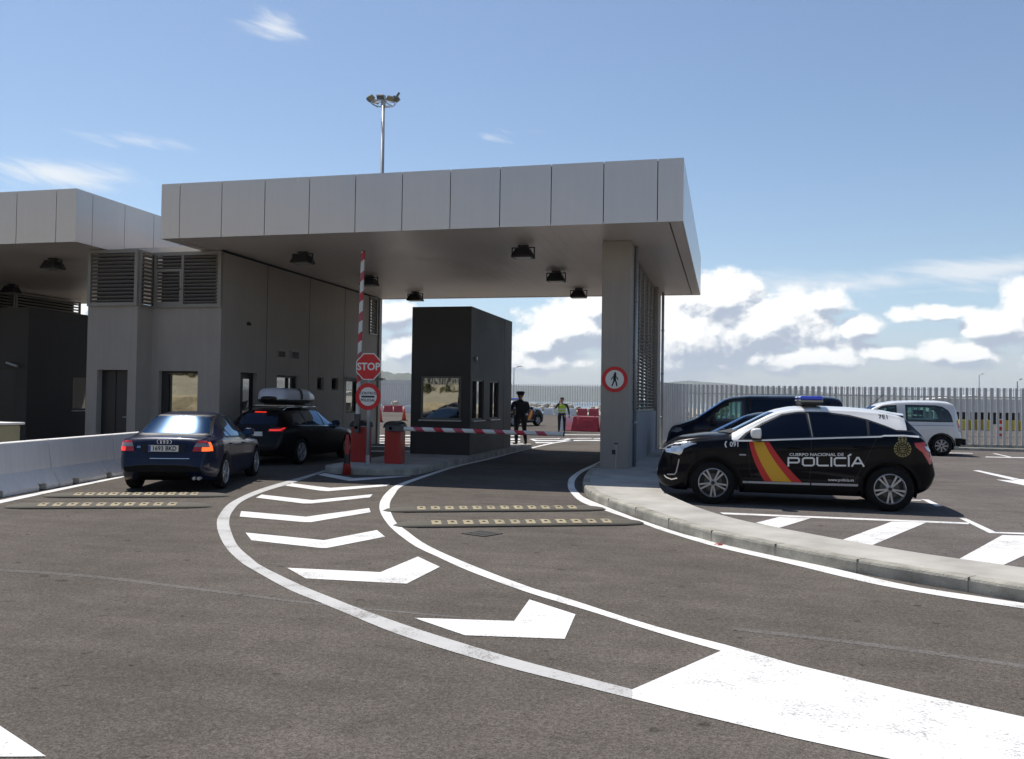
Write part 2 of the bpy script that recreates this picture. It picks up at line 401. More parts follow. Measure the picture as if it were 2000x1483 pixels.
def smoothline(pts, n=6):
    P = [Vector((p[0], p[1], 0)) for p in pts]; out = []
    for i in range(len(P)-1):
        p0 = P[max(i-1, 0)]; p1 = P[i]; p2 = P[i+1]; p3 = P[min(i+2, len(P)-1)]
        for k in range(n):
            t = k/n
            out.append(.5*((2*p1)+(-p0+p2)*t+(2*p0-5*p1+4*p2-p3)*t*t+(-p0+3*p1-3*p2+p3)*t**3))
    out.append(P[-1]); return [(q.x, q.y) for q in out]
def band(name, left, right, z, material, n=40):
    def res(pts):
        q = smoothline([tuple(at(*p)[:2]) for p in pts], 8); q = [Vector((*a, 0)) for a in q]
        d = [0]
        for a, c in zip(q[:-1], q[1:]): d.append(d[-1]+(c-a).length)
        out = []
        for k in range(n+1):
            s = d[-1]*k/n; j = max(i for i in range(len(d)) if d[i] <= s+1e-9); j = min(j, len(q)-2)
            t = (s-d[j])/max(d[j+1]-d[j], 1e-9); p = q[j].lerp(q[j+1], t); out.append((p.x, p.y, z))
        return out
    b = MB(); b.grid([res(left), res(right)])
    return struct(b.obj(name, material))
Z1 = .004
band('road_marking', [(651, 913.5), (600, 929), (560, 940), (500, 958.7), (450, 982.5), (427.5, 1008), (423.7, 1027), (430, 1050), (445, 1075), (472, 1100), (494, 1113.7), (561, 1151), (625, 1177.5), (700, 1209), (775, 1239), (887, 1275), (1000, 1307), (1100, 1332), (1235, 1366)],
     [(652, 916), (604, 932.5), (570, 944.5), (520, 959.5), (475, 978.7), (453.7, 1000), (447.5, 1020), (452.5, 1042), (465, 1067.5), (492, 1092), (512.5, 1107), (587.5, 1143.7), (650, 1169), (700, 1188.7), (794, 1222.5), (887.5, 1252.5), (1000, 1286), (1100, 1313), (1235, 1348)], Z1, PAINTW, 90)
band('road_marking', [(1175, 859.8), (1120, 860), (1090, 863.3), (1065, 868), (1040, 874), (1000, 883.5), (960, 894), (897, 907.5), (825, 930), (775, 947.5), (755, 962.5), (743.7, 977.5), (741, 992.5), (746, 1007.5), (760, 1027.5), (782.5, 1047.5), (815, 1070), (850, 1086), (906, 1112), (1000, 1147.5), (1075, 1172), (1150, 1194), (1280, 1235.5), (1408, 1272.5)],
     [(1175, 861.3), (1120, 861.5), (1090, 865), (1065, 870), (1040, 876), (1000, 886), (960, 897), (898.7, 911), (835, 931), (786, 950), (770, 967.5), (762.5, 980), (761, 992.5), (766, 1007.5), (775, 1022.5), (792.5, 1036), (825, 1060), (872.5, 1084), (962.5, 1121), (1056, 1155), (1100, 1167), (1235, 1211), (1370, 1249), (1415, 1260)], Z1, PAINT, 110)
gnd_fill([[(1235, 1348), (1408, 1272.5), (1415, 1260), (1550, 1298.5), (1775, 1352.5), (2000, 1402), (2300, 1466), (3000, 1605), (3000, 1800), (2300, 1612), (1730, 1482), (1550, 1442.5), (1325, 1388.5), (1235, 1366)]], Z1, 'road_marking', PAINT)
for pl in ([(621, 928), (634, 924), (665, 930), (692, 934.5), (800, 929.5), (802, 930.5), (700, 939), (682, 940)],
           [(557, 949), (567, 944), (645, 953.5), (755, 946.5), (762, 945.8), (755, 950), (640, 960), (625, 958.7)],
           [(500, 972.5), (511, 966.7), (610, 977.5), (728, 966), (722.5, 972), (608.7, 984), (592.5, 984)],
           [(468, 1009.5), (471, 999), (597.5, 1010), (721, 993), (724, 1001), (607.5, 1020.5), (594, 1020.5)],
           [(479.5, 1041), (632.5, 1056), (736, 1036), (752, 1049), (639, 1071), (625, 1071), (491, 1056)],
           [(561, 1110), (743, 1118.6), (816, 1088), (859, 1108), (794, 1141), (597, 1130.6)],
           [(809, 1208), (1004, 1214), (1034, 1172), (1124, 1201), (1103, 1249), (908, 1242)],
           [(-200, 1287), (90, 1479), (40, 1479.5), (-200, 1480)]):
    gnd_fill([pl], Z1, 'road_marking', PAINT)
band('road_marking', [(1173.5, 900.5), (1153.5, 910), (1132.5, 919.4), (1114.6, 932), (1109.4, 941.4), (1109.4, 953), (1114.6, 962.4), (1130.4, 978), (1158, 990.5), (1185, 999), (1258.5, 1024.4), (1290, 1036), (1374, 1062), (1437, 1078), (1550, 1104), (1700, 1140), (1850, 1167), (2000, 1189.5), (2300, 1234), (2700, 1287), (3300, 1350)],
     [(1175, 902), (1157.7, 913), (1136.7, 923.6), (1124, 937), (1122, 948.8), (1126, 958), (1141, 972), (1172, 985.5), (1187, 991.5), (1233, 1009.7), (1262.7, 1020), (1332, 1043), (1395, 1058.5), (1458, 1073.5), (1580, 1099.5), (1760, 1141.5), (1880, 1161), (2000, 1179), (2300, 1222.5), (2700, 1275), (3300, 1338)], Z1, PAINT, 100)
# left lane edge line beside the barriers, and lines further back
band('road_marking', [(-60, 990), (0, 977.6), (120, 953.5), (240, 929.7), (300, 917)], [(-60, 997), (0, 983.7), (120, 957.8), (240, 932.6), (300, 919.5)], Z1, PAINT, 12)
# car park
gnd_fill([[(1406, 1002), (1892, 1022), (1892, 1025.2), (1412, 1005.5)]], 2*Z1, 'parking_marking', PAINT)
for pl in ([(1521.5, 1011), (1583.6, 1013.4), (1521.5, 1032.5), (1476, 1022.5)], [(1742, 1020), (1810, 1021.5), (1704, 1066), (1645, 1056)],
           [(1958, 1046.4), (2080, 1050), (1958, 1106), (1874, 1093)], [(1874, 1013.4), (1887.5, 1014), (1944.5, 1040.4), (2080, 1044.5), (2080, 1048), (1932, 1042.5)],
           [(1799, 976), (1814, 977), (1841, 990), (1828, 990)], [(1700, 975.5), (1800, 977.5), (1799, 979), (1700, 977)],
           [(1900, 919.5), (1912, 919.5), (1990, 936), (1978, 938.5)], [(1945, 937.5), (1978, 939.5), (1990, 936.5), (2060, 941), (2060, 957), (2000, 949)],
           [(1938, 886.3), (1944, 886.3), (1979, 893.8), (1972, 893.8)], [(1850, 884.8), (1900, 885.6), (1900, 886.4), (1850, 885.6)], [(1925, 892.6), (2060, 895), (2060, 896.4), (1925, 893.8)]):
    gnd_fill([pl], 2*Z1, 'parking_marking', PAINT)
# painted lines beyond the canopy
for pl in ([(1033, 857.5), (1038, 857.5), (1050, 860.3), (1120, 860.0), (1120, 861.4), (1044, 862)], [(1045, 864), (1085, 864.2), (1080, 865.6), (1047, 866)], [(1088, 856), (1105, 856.5), (1116, 859.3), (1104, 859.2)], [(1155, 856), (1176, 855.8), (1176, 858), (1160, 857.6)], [(1030, 848.5), (1176, 849.3), (1176, 850.1), (1030, 849.5)], [(1035, 857.3), (1176, 855.6), (1176, 856.5), (1035, 858.2)]):
    gnd_fill([pl], Z1, 'road_marking', PAINT)
for y0, y1 in ((850.5, 852), (857, 858.5), (861, 862.3), (866, 867), (872, 873.5), (881, 883)):
    gnd_fill([[(700, y0-.6), (830, y0), (830, y1), (700, y1-.6)]], Z1, 'road_marking', PAINT)
for y0, y1 in ((851, 852), (857, 859.5), (862.5, 864)):
    gnd_fill([[(990, y0), (1016, y0), (1016, y1), (990, y1)]], Z1, 'road_marking', PAINT)
# seams in the asphalt
band('asphalt_seam', [(-60, 1108), (160, 1122), (400, 1150), (620, 1178), (900, 1205)], [(-60, 1113), (160, 1127), (400, 1155), (620, 1182), (900, 1208)], .0015, ASPHL, 20)
band('asphalt_seam', [(1430, 1225), (1700, 1256), (2100, 1312)], [(1430, 1231), (1700, 1263), (2100, 1320)], .0015, ASPHL, 14)

# pavement on the right
KH = .13
outer = [(1300, 868), (1240, 874), (1205, 887), (1176, 900), (1160, 909), (1148, 919), (1140, 931), (1138, 941), (1141, 948), (1153.5, 959.5), (1188, 974.5), (1231, 988), (1290, 1008), (1376, 1033), (1428.6, 1045), (1500, 1060), (1568, 1073), (1655, 1089.5), (1754, 1106), (1868, 1124), (2000, 1146), (2300, 1192), (2700, 1243), (3300, 1305)]
inner = [(3300, 1262), (2700, 1201), (2300, 1150), (2000, 1108.5), (1880, 1092), (1760, 1074), (1649, 1054.5), (1520, 1030.5), (1458, 1018), (1401, 1003.4), (1363.5, 991), (1332, 978), (1300.5, 963.5), (1290, 953), (1287, 941), (1290, 925), (1300, 905), (1318, 885), (1325, 872)]
OUT = smoothline([tuple(at(*p, KH)[:2]) for p in outer], 5); INN = smoothline([tuple(at(*p, KH)[:2]) for p in inner], 5)
def offset(line, d):
    o = []
    for i, p in enumerate(line):
        a = Vector(line[max(i-1, 0)]); c = Vector(line[min(i+1, len(line)-1)]); t = (c-a).normalized(); o.append((p[0]-t.y*d, p[1]+t.x*d))
    return o
def fillpoly(name, poly, z, material):
    bm = bmesh.new(); vs = [bm.verts.new((*p, z)) for p in poly]; f = bm.faces.new(vs); bmesh.ops.triangulate(bm, faces=[f])
    for f in bm.faces:
        f.normal_update()
        if f.normal.z < 0: f.normal_flip()
    me = bpy.data.meshes.new(name); bm.to_mesh(me); bm.free(); me.materials.append(material); return struct(link(name, me))
OI = offset(OUT, .14)
fillpoly('pavement', OI+INN, KH-.002, CONC)
b = MB()
def kerbrun(b, line, inl, z, jl=1.0):
    # kerb stones of about one metre with open joints and a rounded top edge
    d = 0; rows = []
    for i, p in enumerate(line):
        q = inl[i]; n = (Vector(p)-Vector(q)).normalized()
        rows.append([(p[0], p[1], -.02), (p[0], p[1], z-.03), (p[0]-n.x*.01, p[1]-n.y*.01, z-.009), (p[0]-n.x*.03, p[1]-n.y*.03, z), (q[0], q[1], z), (q[0], q[1], z-.05)])
    b.grid(rows)
kerbrun(b, OUT, OI, KH); o = struct(b.obj('kerb', KERB))
b = MB(); acc = 0
for i in range(1, len(OUT)):
    a = Vector(OUT[i-1]); c = Vector(OUT[i]); acc += (c-a).length
    if acc >= .95:
        acc = 0; t = (c-a).normalized(); n = Vector((-t.y, t.x))
        pts = [c-n*.002-t*.004, c-n*.002+t*.004, c+n*.14+t*.004, c+n*.14-t*.004]
        b.prism([(p.x, p.y) for p in pts], 0, KH+.0015)
struct(b.obj('kerb_joint', JOINT))
II = offset(INN, .10)
b = MB(); rows = [[(p[0], p[1], KH-.001), (p[0], p[1], -.02)] for p in INN]; b.grid(rows); struct(b.obj('kerb', KERB))
# car park surface, a sheet just above the road
fillpoly('car_park', [p for p in INN[:-6]]+[(-.9, 36.5), (40, 36.5), (40, INN[0][1])], .004, ASPH2)

# island under the booth
def rounded(x0, x1, y0, y1, r, n=6):
    o = []
    for cx_, cy_, a0 in ((x1-r, y1-r, 0), (x0+r, y1-r, 90), (x0+r, y0+r, 180), (x1-r, y0+r, 270)):
        for k in range(n+1):
            a = R(a0+90*k/n); o.append((cx_+r*math.cos(a), cy_+r*math.sin(a)))
    return o
b = MB(); b.prism(rounded(-8.45, -6.3, 16.95, 29.2, .7), -.02, .14); struct(b.obj('traffic_island', KERB, bevel=.02))
b = MB(); b.prism(rounded(-8.33, -6.42, 17.07, 29.08, .62), .135, .144); struct(b.obj('traffic_island_paving', CONC))
b = MB(); b.prism(rounded(-21.2, -18.0, 17.0, 29.2, .7), -.02, .14); struct(b.obj('traffic_island', KERB, bevel=.02))

# ------------------------------------------------------------------ buildings
ZS, ZT = 5.17, 6.425
def canopy(bld, x0, x1, y0, y1, seams_x, label=None):
    # fascia panels one by one with dark joints, a recessed core, soffit, top
    b = MB(); b.box(x0+.05, x1-.05, y0+.05, y1-.05, ZS+.06, ZT-.03); b.obj('canopy_core', GAP, bld)
    b = MB(); g = .009; t = .04
    xs = [x0]+list(seams_x)+[x1]
    for a, c in zip(xs[:-1], xs[1:]):
        mid_ = Vector(((a+c)/2, y0+t/2, (ZS+ZT)/2)); W_ = Matrix.Translation(mid_) @ Matrix.Rotation(R(random.uniform(-.14, .14)), 4, 'Z') @ Matrix.Rotation(R(random.uniform(-.12, .12)), 4, 'X') @ Matrix.Translation(-mid_)
        b.box(a+(g if a != x0 else 0), c-(g if c != x1 else 0), y0, y0+t, ZS, ZT, W_ if a != x0 and c != x1 else None); b.box(a+(g if a != x0 else 0), c-(g if c != x1 else 0), y1-t, y1, ZS, ZT)
    ny = 10; ys = [y0]+[y0+.55+(y1-y0-.55)*k/ny for k in range(ny)]+[y1]
    for a, c in zip(ys[:-1], ys[1:]):
        b.box(x1-t, x1, a+(t+.001 if a == y0 else g), c-(t+.001 if c == y1 else g), ZS, ZT); b.box(x0, x0+t, a+(t+.001 if a == y0 else g), c-(t+.001 if c == y1 else g), ZS, ZT)
    b.obj('fascia', ALU, bld)
    b = MB(); b.box(x0+t+.02, x1-t-.02, y0+t+.02, y1-t-.02, ZT-.06, ZT-.02); b.obj('roof', ALU, bld)
    # soffit: border boards, dark shadow gap, ribbed inner ceiling
    b = MB(); bw = .26
    b.box(x0+t+.002, x1-t-.002, y0+t+.002, y0+.10, ZS+.004, ZS+.05)
    b.box(x1-bw, x1-t-.002, y0+.11, y1-t-.002, ZS+.004, ZS+.05); b.box(x0+t+.002, x0+bw, y0+.11, y1-t-.002, ZS+.004, ZS+.05)
    b.box(x0+bw+.02, x1-bw-.02, y1-.2, y1-t-.002, ZS+.004, ZS+.05)
    k = 0; xx = x0+bw+.03
    while xx < x1-bw-.03:
        xe = min(xx+.30, x1-bw-.03); b.box(xx+.001, xe-.001, y0+.13, y1-.22, ZS+.012, ZS+.05); xx += .3
    b.obj('soffit', ALUS, bld)

def louvre(name, parent, p0, p1, z0, z1, nsl=13, out=(0, -1), fr=.06, depth=.08, posts=(), back=True):
    # framed louvre between plan points p0 and p1 facing direction out
    p0 = Vector((*p0, 0)); p1 = Vector((*p1, 0)); L_ = (p1-p0).length; ax = (p1-p0).normalized(); n = Vector((*out, 0))
    M = Matrix(((ax.x, n.x, 0, p0.x), (ax.y, n.y, 0, p0.y), (0, 0, 1, 0), (0, 0, 0, 1)))
    b = MB()
    for a, c in ((0, fr), (L_-fr, L_)): b.box(a, c, -.02, .05, z0, z1, M)
    b.box(fr, L_-fr, -.02, .05, z0, z0+fr, M); b.box(fr, L_-fr, -.02, .05, z1-fr, z1, M)
    for q in posts: b.box(q-.03, q+.03, -.02, .048, z0+fr, z1-fr, M)
    f = b.obj(name, LOUV, parent)
    b = MB(); st = (z1-z0-2*fr)/nsl
    for i in range(nsl):
        z = z0+fr+st*(i+.5)
        T = M @ Matrix.Translation((0, 0, z)) @ Matrix.Rotation(R(26), 4, 'X')
        b.box(fr-.01, L_-fr+.01, -.05, .035, -.006, .006, T)
    b.obj('slats', LOUV, f)
    if back:
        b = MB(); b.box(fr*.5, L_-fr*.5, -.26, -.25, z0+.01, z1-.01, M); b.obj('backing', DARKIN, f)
    return f
def window(parent, p0, p1, z0, z1, out, glass=WINGLASS, fr=.05, sill=True, recess=.06, frm=None, split=()):
    p0 = Vector((*p0, 0)); p1 = Vector((*p1, 0)); L_ = (p1-p0).length; ax = (p1-p0).normalized(); n = Vector((*out, 0))
    M = Matrix(((ax.x, n.x, 0, p0.x), (ax.y, n.y, 0, p0.y), (0, 0, 1, 0), (0, 0, 0, 1)))
    b = MB()
    for a, c in ((0, fr), (L_-fr, L_)): b.box(a, c, -recess, .012, z0, z1, M)
    b.box(fr, L_-fr, -recess, .012, z0, z0+fr, M); b.box(fr, L_-fr, -recess, .012, z1-fr, z1, M)
    for q in split: b.box(q-.025, q+.025, -recess, .010, z0+fr, z1-fr, M)
    f = b.obj('window', frm or BLACK, parent)
    b = MB(); b.box(fr*.6, L_-fr*.6, -recess+.004, -recess+.016, z0+fr*.6, z1-fr*.6, M); b.obj('pane', glass, f)
    if sill:
        b = MB(); b.box(-.03, L_+.03, .0125, .09, z0-.035, z0-.002, M); b.obj('sill', STEEL, f)
    return f

def wall_with_holes(b, axis, c, t, u0, u1, z0, z1, holes):
    # axis 'y': wall facing -y at y=c (thickness t towards +y), u along x; axis 'x': facing +x at x=c (thickness towards -x), u along y
    us = sorted({u0, u1, *[h[0] for h in holes], *[h[1] for h in holes]}); zs = sorted({z0, z1, *[h[2] for h in holes], *[h[3] for h in holes]})
    for ua, ub in zip(us[:-1], us[1:]):
        run = None
        for za, zb in zip(zs[:-1], zs[1:]):
            um = (ua+ub)/2; zm = (za+zb)/2
            if any(h[0] < um < h[1] and h[2] < zm < h[3] for h in holes): continue
            if axis == 'y': b.box(ua, ub, c, c+t, za, zb)
            else: b.box(c-t, c, ua, ub, za, zb)

bldA = thing('checkpoint_building', 'grey checkpoint building with louvred office, its big canopy spanning the lane to the column', 'building', (0, 0, 0))
seams = [atY(x, y, 17.363).x for x, y in ((351, 410), (433, 405), (517, 402), (604, 397), (694, 393), (785.5, 389), (879.5, 385), (976.5, 380), (1076.5, 375), (1179, 370), (1284.5, 365))]
canopy(bldA, -12.58, -.843, 17.363, 29.45, seams)
XA = -11.96; YA = 18.913; ZL = 3.76
b = MB()
holesX = [(19.845, 20.64, .0, 2.21), (21.69, 22.16, 2.67, 2.89), (22.44, 22.94, 2.67, 2.92), (21.69, 22.93, 1.1, 2.2), (24.13, 24.56, 1.83, 2.21), (25.12, 25.58, 1.84, 2.22), (26.2, 27.3, 1.1, 2.2)]
wall_with_holes(b, 'x', XA, .25, YA+.25, 27.95, 0, ZS-.02, holesX)
b.box(XA-.25, XA, 27.95, 28.75, 0, 3.8)
holesY = [(-13.66, -12.565, 1.0, 2.2)]
wall_with_holes(b, 'y', YA, .25, -13.88, XA, 0, ZL, holesY)
XB0, XB1 = -15.29, -14.02
YB = 18.35
wall_with_holes(b, 'y', YB, .25, XB0, XB1, 0, ZL, [(-14.98, -14.12, 0, 2.2)])
b.box(XB1-.0, XB1+.14, YB, YA+.25, 0, ZL)
b.box(XB0, XB0+.25, YB+.25, 28.75, 0, 3.9); b.box(XB0+.25, XA-.25, 28.5, 28.75, 0, 3.9)
b.box(XB0+.25, XA-.25, YA+.4, 28.5, ZL-.15, ZL)
b.obj('wall', WALL, bldA)
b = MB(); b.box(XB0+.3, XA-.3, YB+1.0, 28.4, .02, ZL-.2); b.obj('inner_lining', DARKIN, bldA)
for q in (21.09, 23.54, 25.99):
    b = MB(); b.box(XA, XA+.004, q-.008, q+.008, .1, ZS-.03); b.obj('wall_joint', GAP, bldA)
# shadow gap between wall and ceiling
b = MB(); b.box(XA, XA+.012, YA, 28.7, ZS-.055, ZS-.005); b.obj('ceiling_gap', GAP, bldA)
louvre('louvre_panel', bldA, (XB0, YB), (XB1+.14, YB), ZL, ZS-.03, 13, fr=.085)
louvre('louvre_panel', bldA, (XB1+.14, YB+.02), (XB1+.14, YA), ZL, ZS-.05, 13, out=(1, 0), fr=.05)
b = MB(); b.box(XA-.2, XA, YA+.051, YA+.25, ZL, ZS-.02); b.obj('corner_post', WALL, bldA)
lp = louvre('louvre_panel', bldA, (-13.86, YA), (XA, YA), ZL, ZS-.03, 14, fr=.09, posts=(.83,))
b = MB()
for (a0, a1, c0, c1) in ((-13.78, -13.05, 4.66, 4.72), (-13.78, -13.05, 3.85, 3.90), (-13.78, -13.73, 3.9, 4.66), (-13.10, -13.05, 3.9, 4.66)): b.box(a0, a1, YA-.055, YA-.03, c0, c1)
hd = b.obj('hatch', LOUV, lp)
b = MB(); b.tube((-13.075, YA-.06, 4.22), (-13.075, YA-.10, 4.22), .018); b.box(-13.15, -13.065, YA-.11, YA-.095, 4.21, 4.235); b.obj('handle', BLACK, hd)
louvre('louvre_panel', bldA, (XA, 27.95), (XA, 28.6), 3.8, ZS-.05, 12, out=(1, 0), fr=.05)
b = MB(); b.box(-14.8, -12.62, YA+.06, YA+.6, ZS-.03, ZS+.12); b.obj('parapet', ALU, bldA)
# door, windows, vents
b = MB(); b.box(-14.98, -14.12, YB+.18, YB+.22, .02, 2.19); d = b.obj('door', mat('dark_door', (.016, .016, .017), .5), bldA)
b = MB(); b.box(-14.60, -14.57, YB+.165, YB+.18, .02, 2.19); b.obj('door_edge', BOOTH, d)
b = MB(); b.tube((-14.2, YB+.18, 1.05), (-14.2, YB+.12, 1.05), .012); b.tube((-14.2, YB+.12, 1.05), (-14.32, YB+.12, 1.05), .012); b.obj('handle', STEEL, d)
window(bldA, (-13.66, YA+.14), (-12.565, YA+.14), 1.0, 2.2, (0, -1), fr=.05, sill=False, recess=.03)
b = MB(); b.box(-13.62, -13.46, YA+.12, YA+.13, 1.06, 2.14); b.obj('shutter', BOOTH, bldA)
b = MB(); b.box(XA-.16, XA-.11, 19.845, 20.64, .02, 2.21); d = b.obj('door', BLACK, bldA)
b = MB(); b.box(XA-.109, XA-.1, 20.13, 20.42, .95, 2.05); b.obj('pane', WINGLASS, d)
b = MB(); b.tube((XA-.1, 19.93, 1.05), (XA-.05, 19.93, 1.05), .012); b.obj('handle', STEEL, d)
window(bldA, (XA-.1, 21.69), (XA-.1, 22.93), 1.1, 2.2, (1, 0), fr=.06, recess=.05, split=(.8,))
window(bldA, (XA-.1, 24.13), (XA-.1, 24.56), 1.83, 2.21, (1, 0), glass=DARKGLASS, fr=.05, sill=False)
window(bldA, (XA-.1, 25.12), (XA-.1, 25.58), 1.84, 2.22, (1, 0), glass=DARKGLASS, fr=.05, sill=False)
window(bldA, (XA-.1, 26.2), (XA-.1, 27.3), 1.1, 2.2, (1, 0), fr=.06)
for y0, y1, z0, z1 in ((21.69, 22.16, 2.67, 2.89), (22.44, 22.94, 2.67, 2.92)):
    louvre('vent', bldA, (XA-.03, y0), (XA-.03, y1), z0, z1, 5, out=(1, 0), fr=.03)
b = MB(); b.box(XA+.002, XA+1.3, 26.1, 26.35, 2.18, 2.25); b.obj('awning', STEEL, bldA)
b = MB(); b.tube((XA, 20.13, 3.47), (XA+.05, 20.13, 3.47), .05, 16); b.tube((XA+.05, 20.13, 3.47), (XA+.1, 20.13, 3.44), .025, 10); b.obj('wall_spout', BLACK, bldA)
b = MB(); b.box(XA-.26, XA+.06, 28.755, 28.95, 0, ZS-.02); b.obj('corner_trim', LOUV, bldA)
# columns on the right with louvred screen and low wall
b = MB(); b.box(-2.70, -2.07, 19.28, 20.0, KH-.005, ZS+.005); b.obj('column', WALL, bldA, bevel=.012)
b = MB(); b.box(-2.36, -2.06, 27.3, 28.4, KH-.005, ZS+.005); b.obj('column', WALL, bldA, bevel=.012)
b = MB(); b.box(-2.36, -2.10, 20.0, 27.3, KH-.005, 1.35); b.obj('low_wall', mat('low_wall_render', (.26, .26, .27), .85, var=.1), bldA)
louvre('louvre_screen', bldA, (-2.2, 20.02), (-2.2, 27.28), 1.36, ZS-.02, 40, out=(1, 0), fr=.05, posts=(1.2, 2.4, 3.6, 4.85, 6.05), back=False)
for x, y in ((-2.02, 20.06), (-2.0, 28.5)):
    b = MB(); b.tube((x, y-.0, KH), (x, y, ZS), .045, 14)
    for z in (1.1, 2.5, 3.9): b.tube((x, y, z), (x, y, z+.05), .055, 14)
    b.obj('downpipe', STEEL, bldA, smooth=True)

# second building on the left under its own canopy
bldB = thing('checkpoint_building', 'second checkpoint building at the left edge, only canopy corner and side louvres in view', 'building')
seamsB = [-14.846-.55-1.12*k for k in range(10) if -.55-1.12*k > -11.4]
canopy(bldB, -26.5, -14.846, 17.337, 29.43, sorted(seamsB))
b = MB(); b.box(-28.5, -24.2, 18.9, 28.6, 0, 3.76); b.obj('wall', WALL, bldB)
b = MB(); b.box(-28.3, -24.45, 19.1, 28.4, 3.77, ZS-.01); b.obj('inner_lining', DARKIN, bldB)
louvre('louvre_panel', bldB, (-24.2, 18.9), (-24.2, 23.4), 3.76, ZS-.04, 12, out=(1, 0))
louvre('louvre_panel', bldB, (-24.2, 23.45), (-24.2, 25.4), 3.76, ZS-.04, 12, out=(1, 0))
louvre('louvre_panel', bldB, (-24.2, 25.45), (-24.2, 28.6), 3.76, ZS-.04, 12, out=(1, 0))

# dark booths
def booth(label, x0, x1, y0, y1, z1, front, side, door=None):
    t = thing('booth', label, 'booth', ((x0+x1)/2, (y0+y1)/2, .144)); ox, oy, oz = t.location
    b = MB()
    def sh(b): b.v = [(v[0]-ox, v[1]-oy, v[2]-oz) for v in b.v]; return b
    hy = [front] if front else []
    if door: hy.append(door)
    wall_with_holes(b, 'y', y0, .12, x0, x1, .144, z1, hy)
    wall_with_holes(b, 'x', x1, .12, y0+.12, y1, .144, z1, side)
    b.box(x0, x0+.12, y0+.12, y1, .144, z1); b.box(x0+.12, x1-.12, y1-.12, y1, .144, z1)
    sh(b).obj('wall', BOOTH, t)
    b = MB(); b.box(x0+.12, x1-.12, y0+.12, y1-.12, z1-.12, z1-.04); sh(b).obj('roof', BOOTH, t)
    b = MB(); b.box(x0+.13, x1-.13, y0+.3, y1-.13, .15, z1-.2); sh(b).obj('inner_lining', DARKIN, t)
    b = MB(); b.box(x1, x1+.003, y1-.95, y1-.938, .15, z1-.01); sh(b).obj('panel_joint', GAP, t)
    def W(*a, **k):
        f = window(t, *a, **k)
        for o in [f]+list(f.children):
            for v in o.data.vertices: v.co -= Vector((ox, oy, oz))
    if front: W((front[0], y0+.04), (front[1], y0+.04), front[2], front[3], (0, -1), recess=.035, frm=mat('window_frame_grey', (.10, .10, .10), .5))
    for s in side: W((x1-.03, s[0]), (x1-.03, s[1]), s[2], s[3], (1, 0), recess=.06, split=((s[1]-s[0])*.42,))
    if door:
        b = MB(); b.box(door[0], door[1], y0+.06, y0+.1, door[2], door[3]); d = sh(b).obj('door', BLACK, t)
    return t
ct = booth('tall charcoal booth on the island between the lanes, big window reflecting a parked car', -8.16, -6.51, 21.97, 26.45, 4.055, (-7.895, -6.77, 1.055, 2.21), [(22.15, 23.25, 1.05, 2.15), (23.9, 24.9, 1.05, 2.15)])
b = MB(); b.lathe([(.001, 0), (.055, 0), (.07, .03), (.05, .05), (.001, .05)], 16, Matrix.Translation((.825, 22.4-24.21, 2.55)) @ Matrix.Rotation(R(90), 4, 'Y')); b.obj('wall_lamp', STEEL, ct, smooth=True)
cb = at(57, 600, 4.055)
cl = booth('charcoal booth under the left canopy with twin lit panes in its side', cb.x-2.6, cb.x, cb.y, 26.4, 4.055, None, [(22.6, 24.4, 1.1, 2.15)], (cb.x-1.7, cb.x-.45, .16, 2.3))
b = MB(); lx = cb.x-cl.location.x; ly = cb.y-cl.location.y; lz = 2.40-.144
b.tube((lx-.62, ly-.02, lz+.06), (lx-.62, ly-.10, lz+.06), .03); b.tube((lx-.62, ly-.10, lz+.06), (lx-.20, ly-.16, lz-.04), .038, 12); b.obj('camera', STEEL, cl)

# ceiling floodlights
fl = thing('ceiling_floodlight', '', 'floodlight', (0, 0, 0))
b = MB()
top = [(-.15, -.14), (.15, -.14), (.15, .14), (-.15, .14)]; bot = [(-.24, -.2), (.24, -.2), (.24, .2), (-.24, .2)]
b.add([(*p, -.07) for p in top]+[(*p, -.24) for p in bot]+[(*p, -.28) for p in bot], [(0, 1, 2, 3), (0, 4, 5, 1), (1, 5, 6, 2), (2, 6, 7, 3), (3, 7, 4, 0), (4, 8, 9, 5), (5, 9, 10, 6), (6, 10, 11, 7), (7, 11, 8, 4), (8, 11, 10, 9)]); b.obj('housing', BLACK, fl)
b = MB(); b.box(-.19, .19, -.15, .15, -.285, -.2815); b.obj('lens', mat('lamp_lens', (.42, .43, .42), .2), fl)
b = MB(); b.box(-.02, .02, -.02, .02, -.08, .012)
for s in (-1, 1): b.box(s*.262-.012, s*.262+.012, -.02, .02, -.26, -.03)
b.box(-.274, .274, -.02, .02, -.055, -.03); b.box(-.12, .12, -.06, .06, -.02, .011); b.obj('bracket', BLACK, fl)
LP = [(-10.16, 19.57, 'black floodlight under the main canopy, front one next to the office wall'), (-10.16, 23.7, 'black floodlight under the main canopy, seen just behind the raised barrier arm'), (-10.16, 27.6, 'black floodlight at the back edge of the main canopy above the tall charcoal booth'),
      (-4.58, 19.57, 'black floodlight under the main canopy, front and largest of the row near the column'), (-4.58, 23.6, 'black floodlight under the main canopy, middle one of the row near the column'), (-4.58, 27.4, 'black floodlight at the back edge of the main canopy close to the column'),
      (-17.33, 19.45, 'black floodlight under the left canopy, next to the louvred block'), (-22.9, 23.9, 'black floodlight under the left canopy, cut by the left picture edge'), (-17.33, 27.6, 'small black floodlight at the back of the left canopy, half behind the louvred block')]
for i, (x, y, l) in enumerate(LP):
    o = fl if i == 0 else copy_tree(fl)
    o.location = (x, y, ZS); o['label'] = l; o['group'] = 'floodlights hung under the canopies'

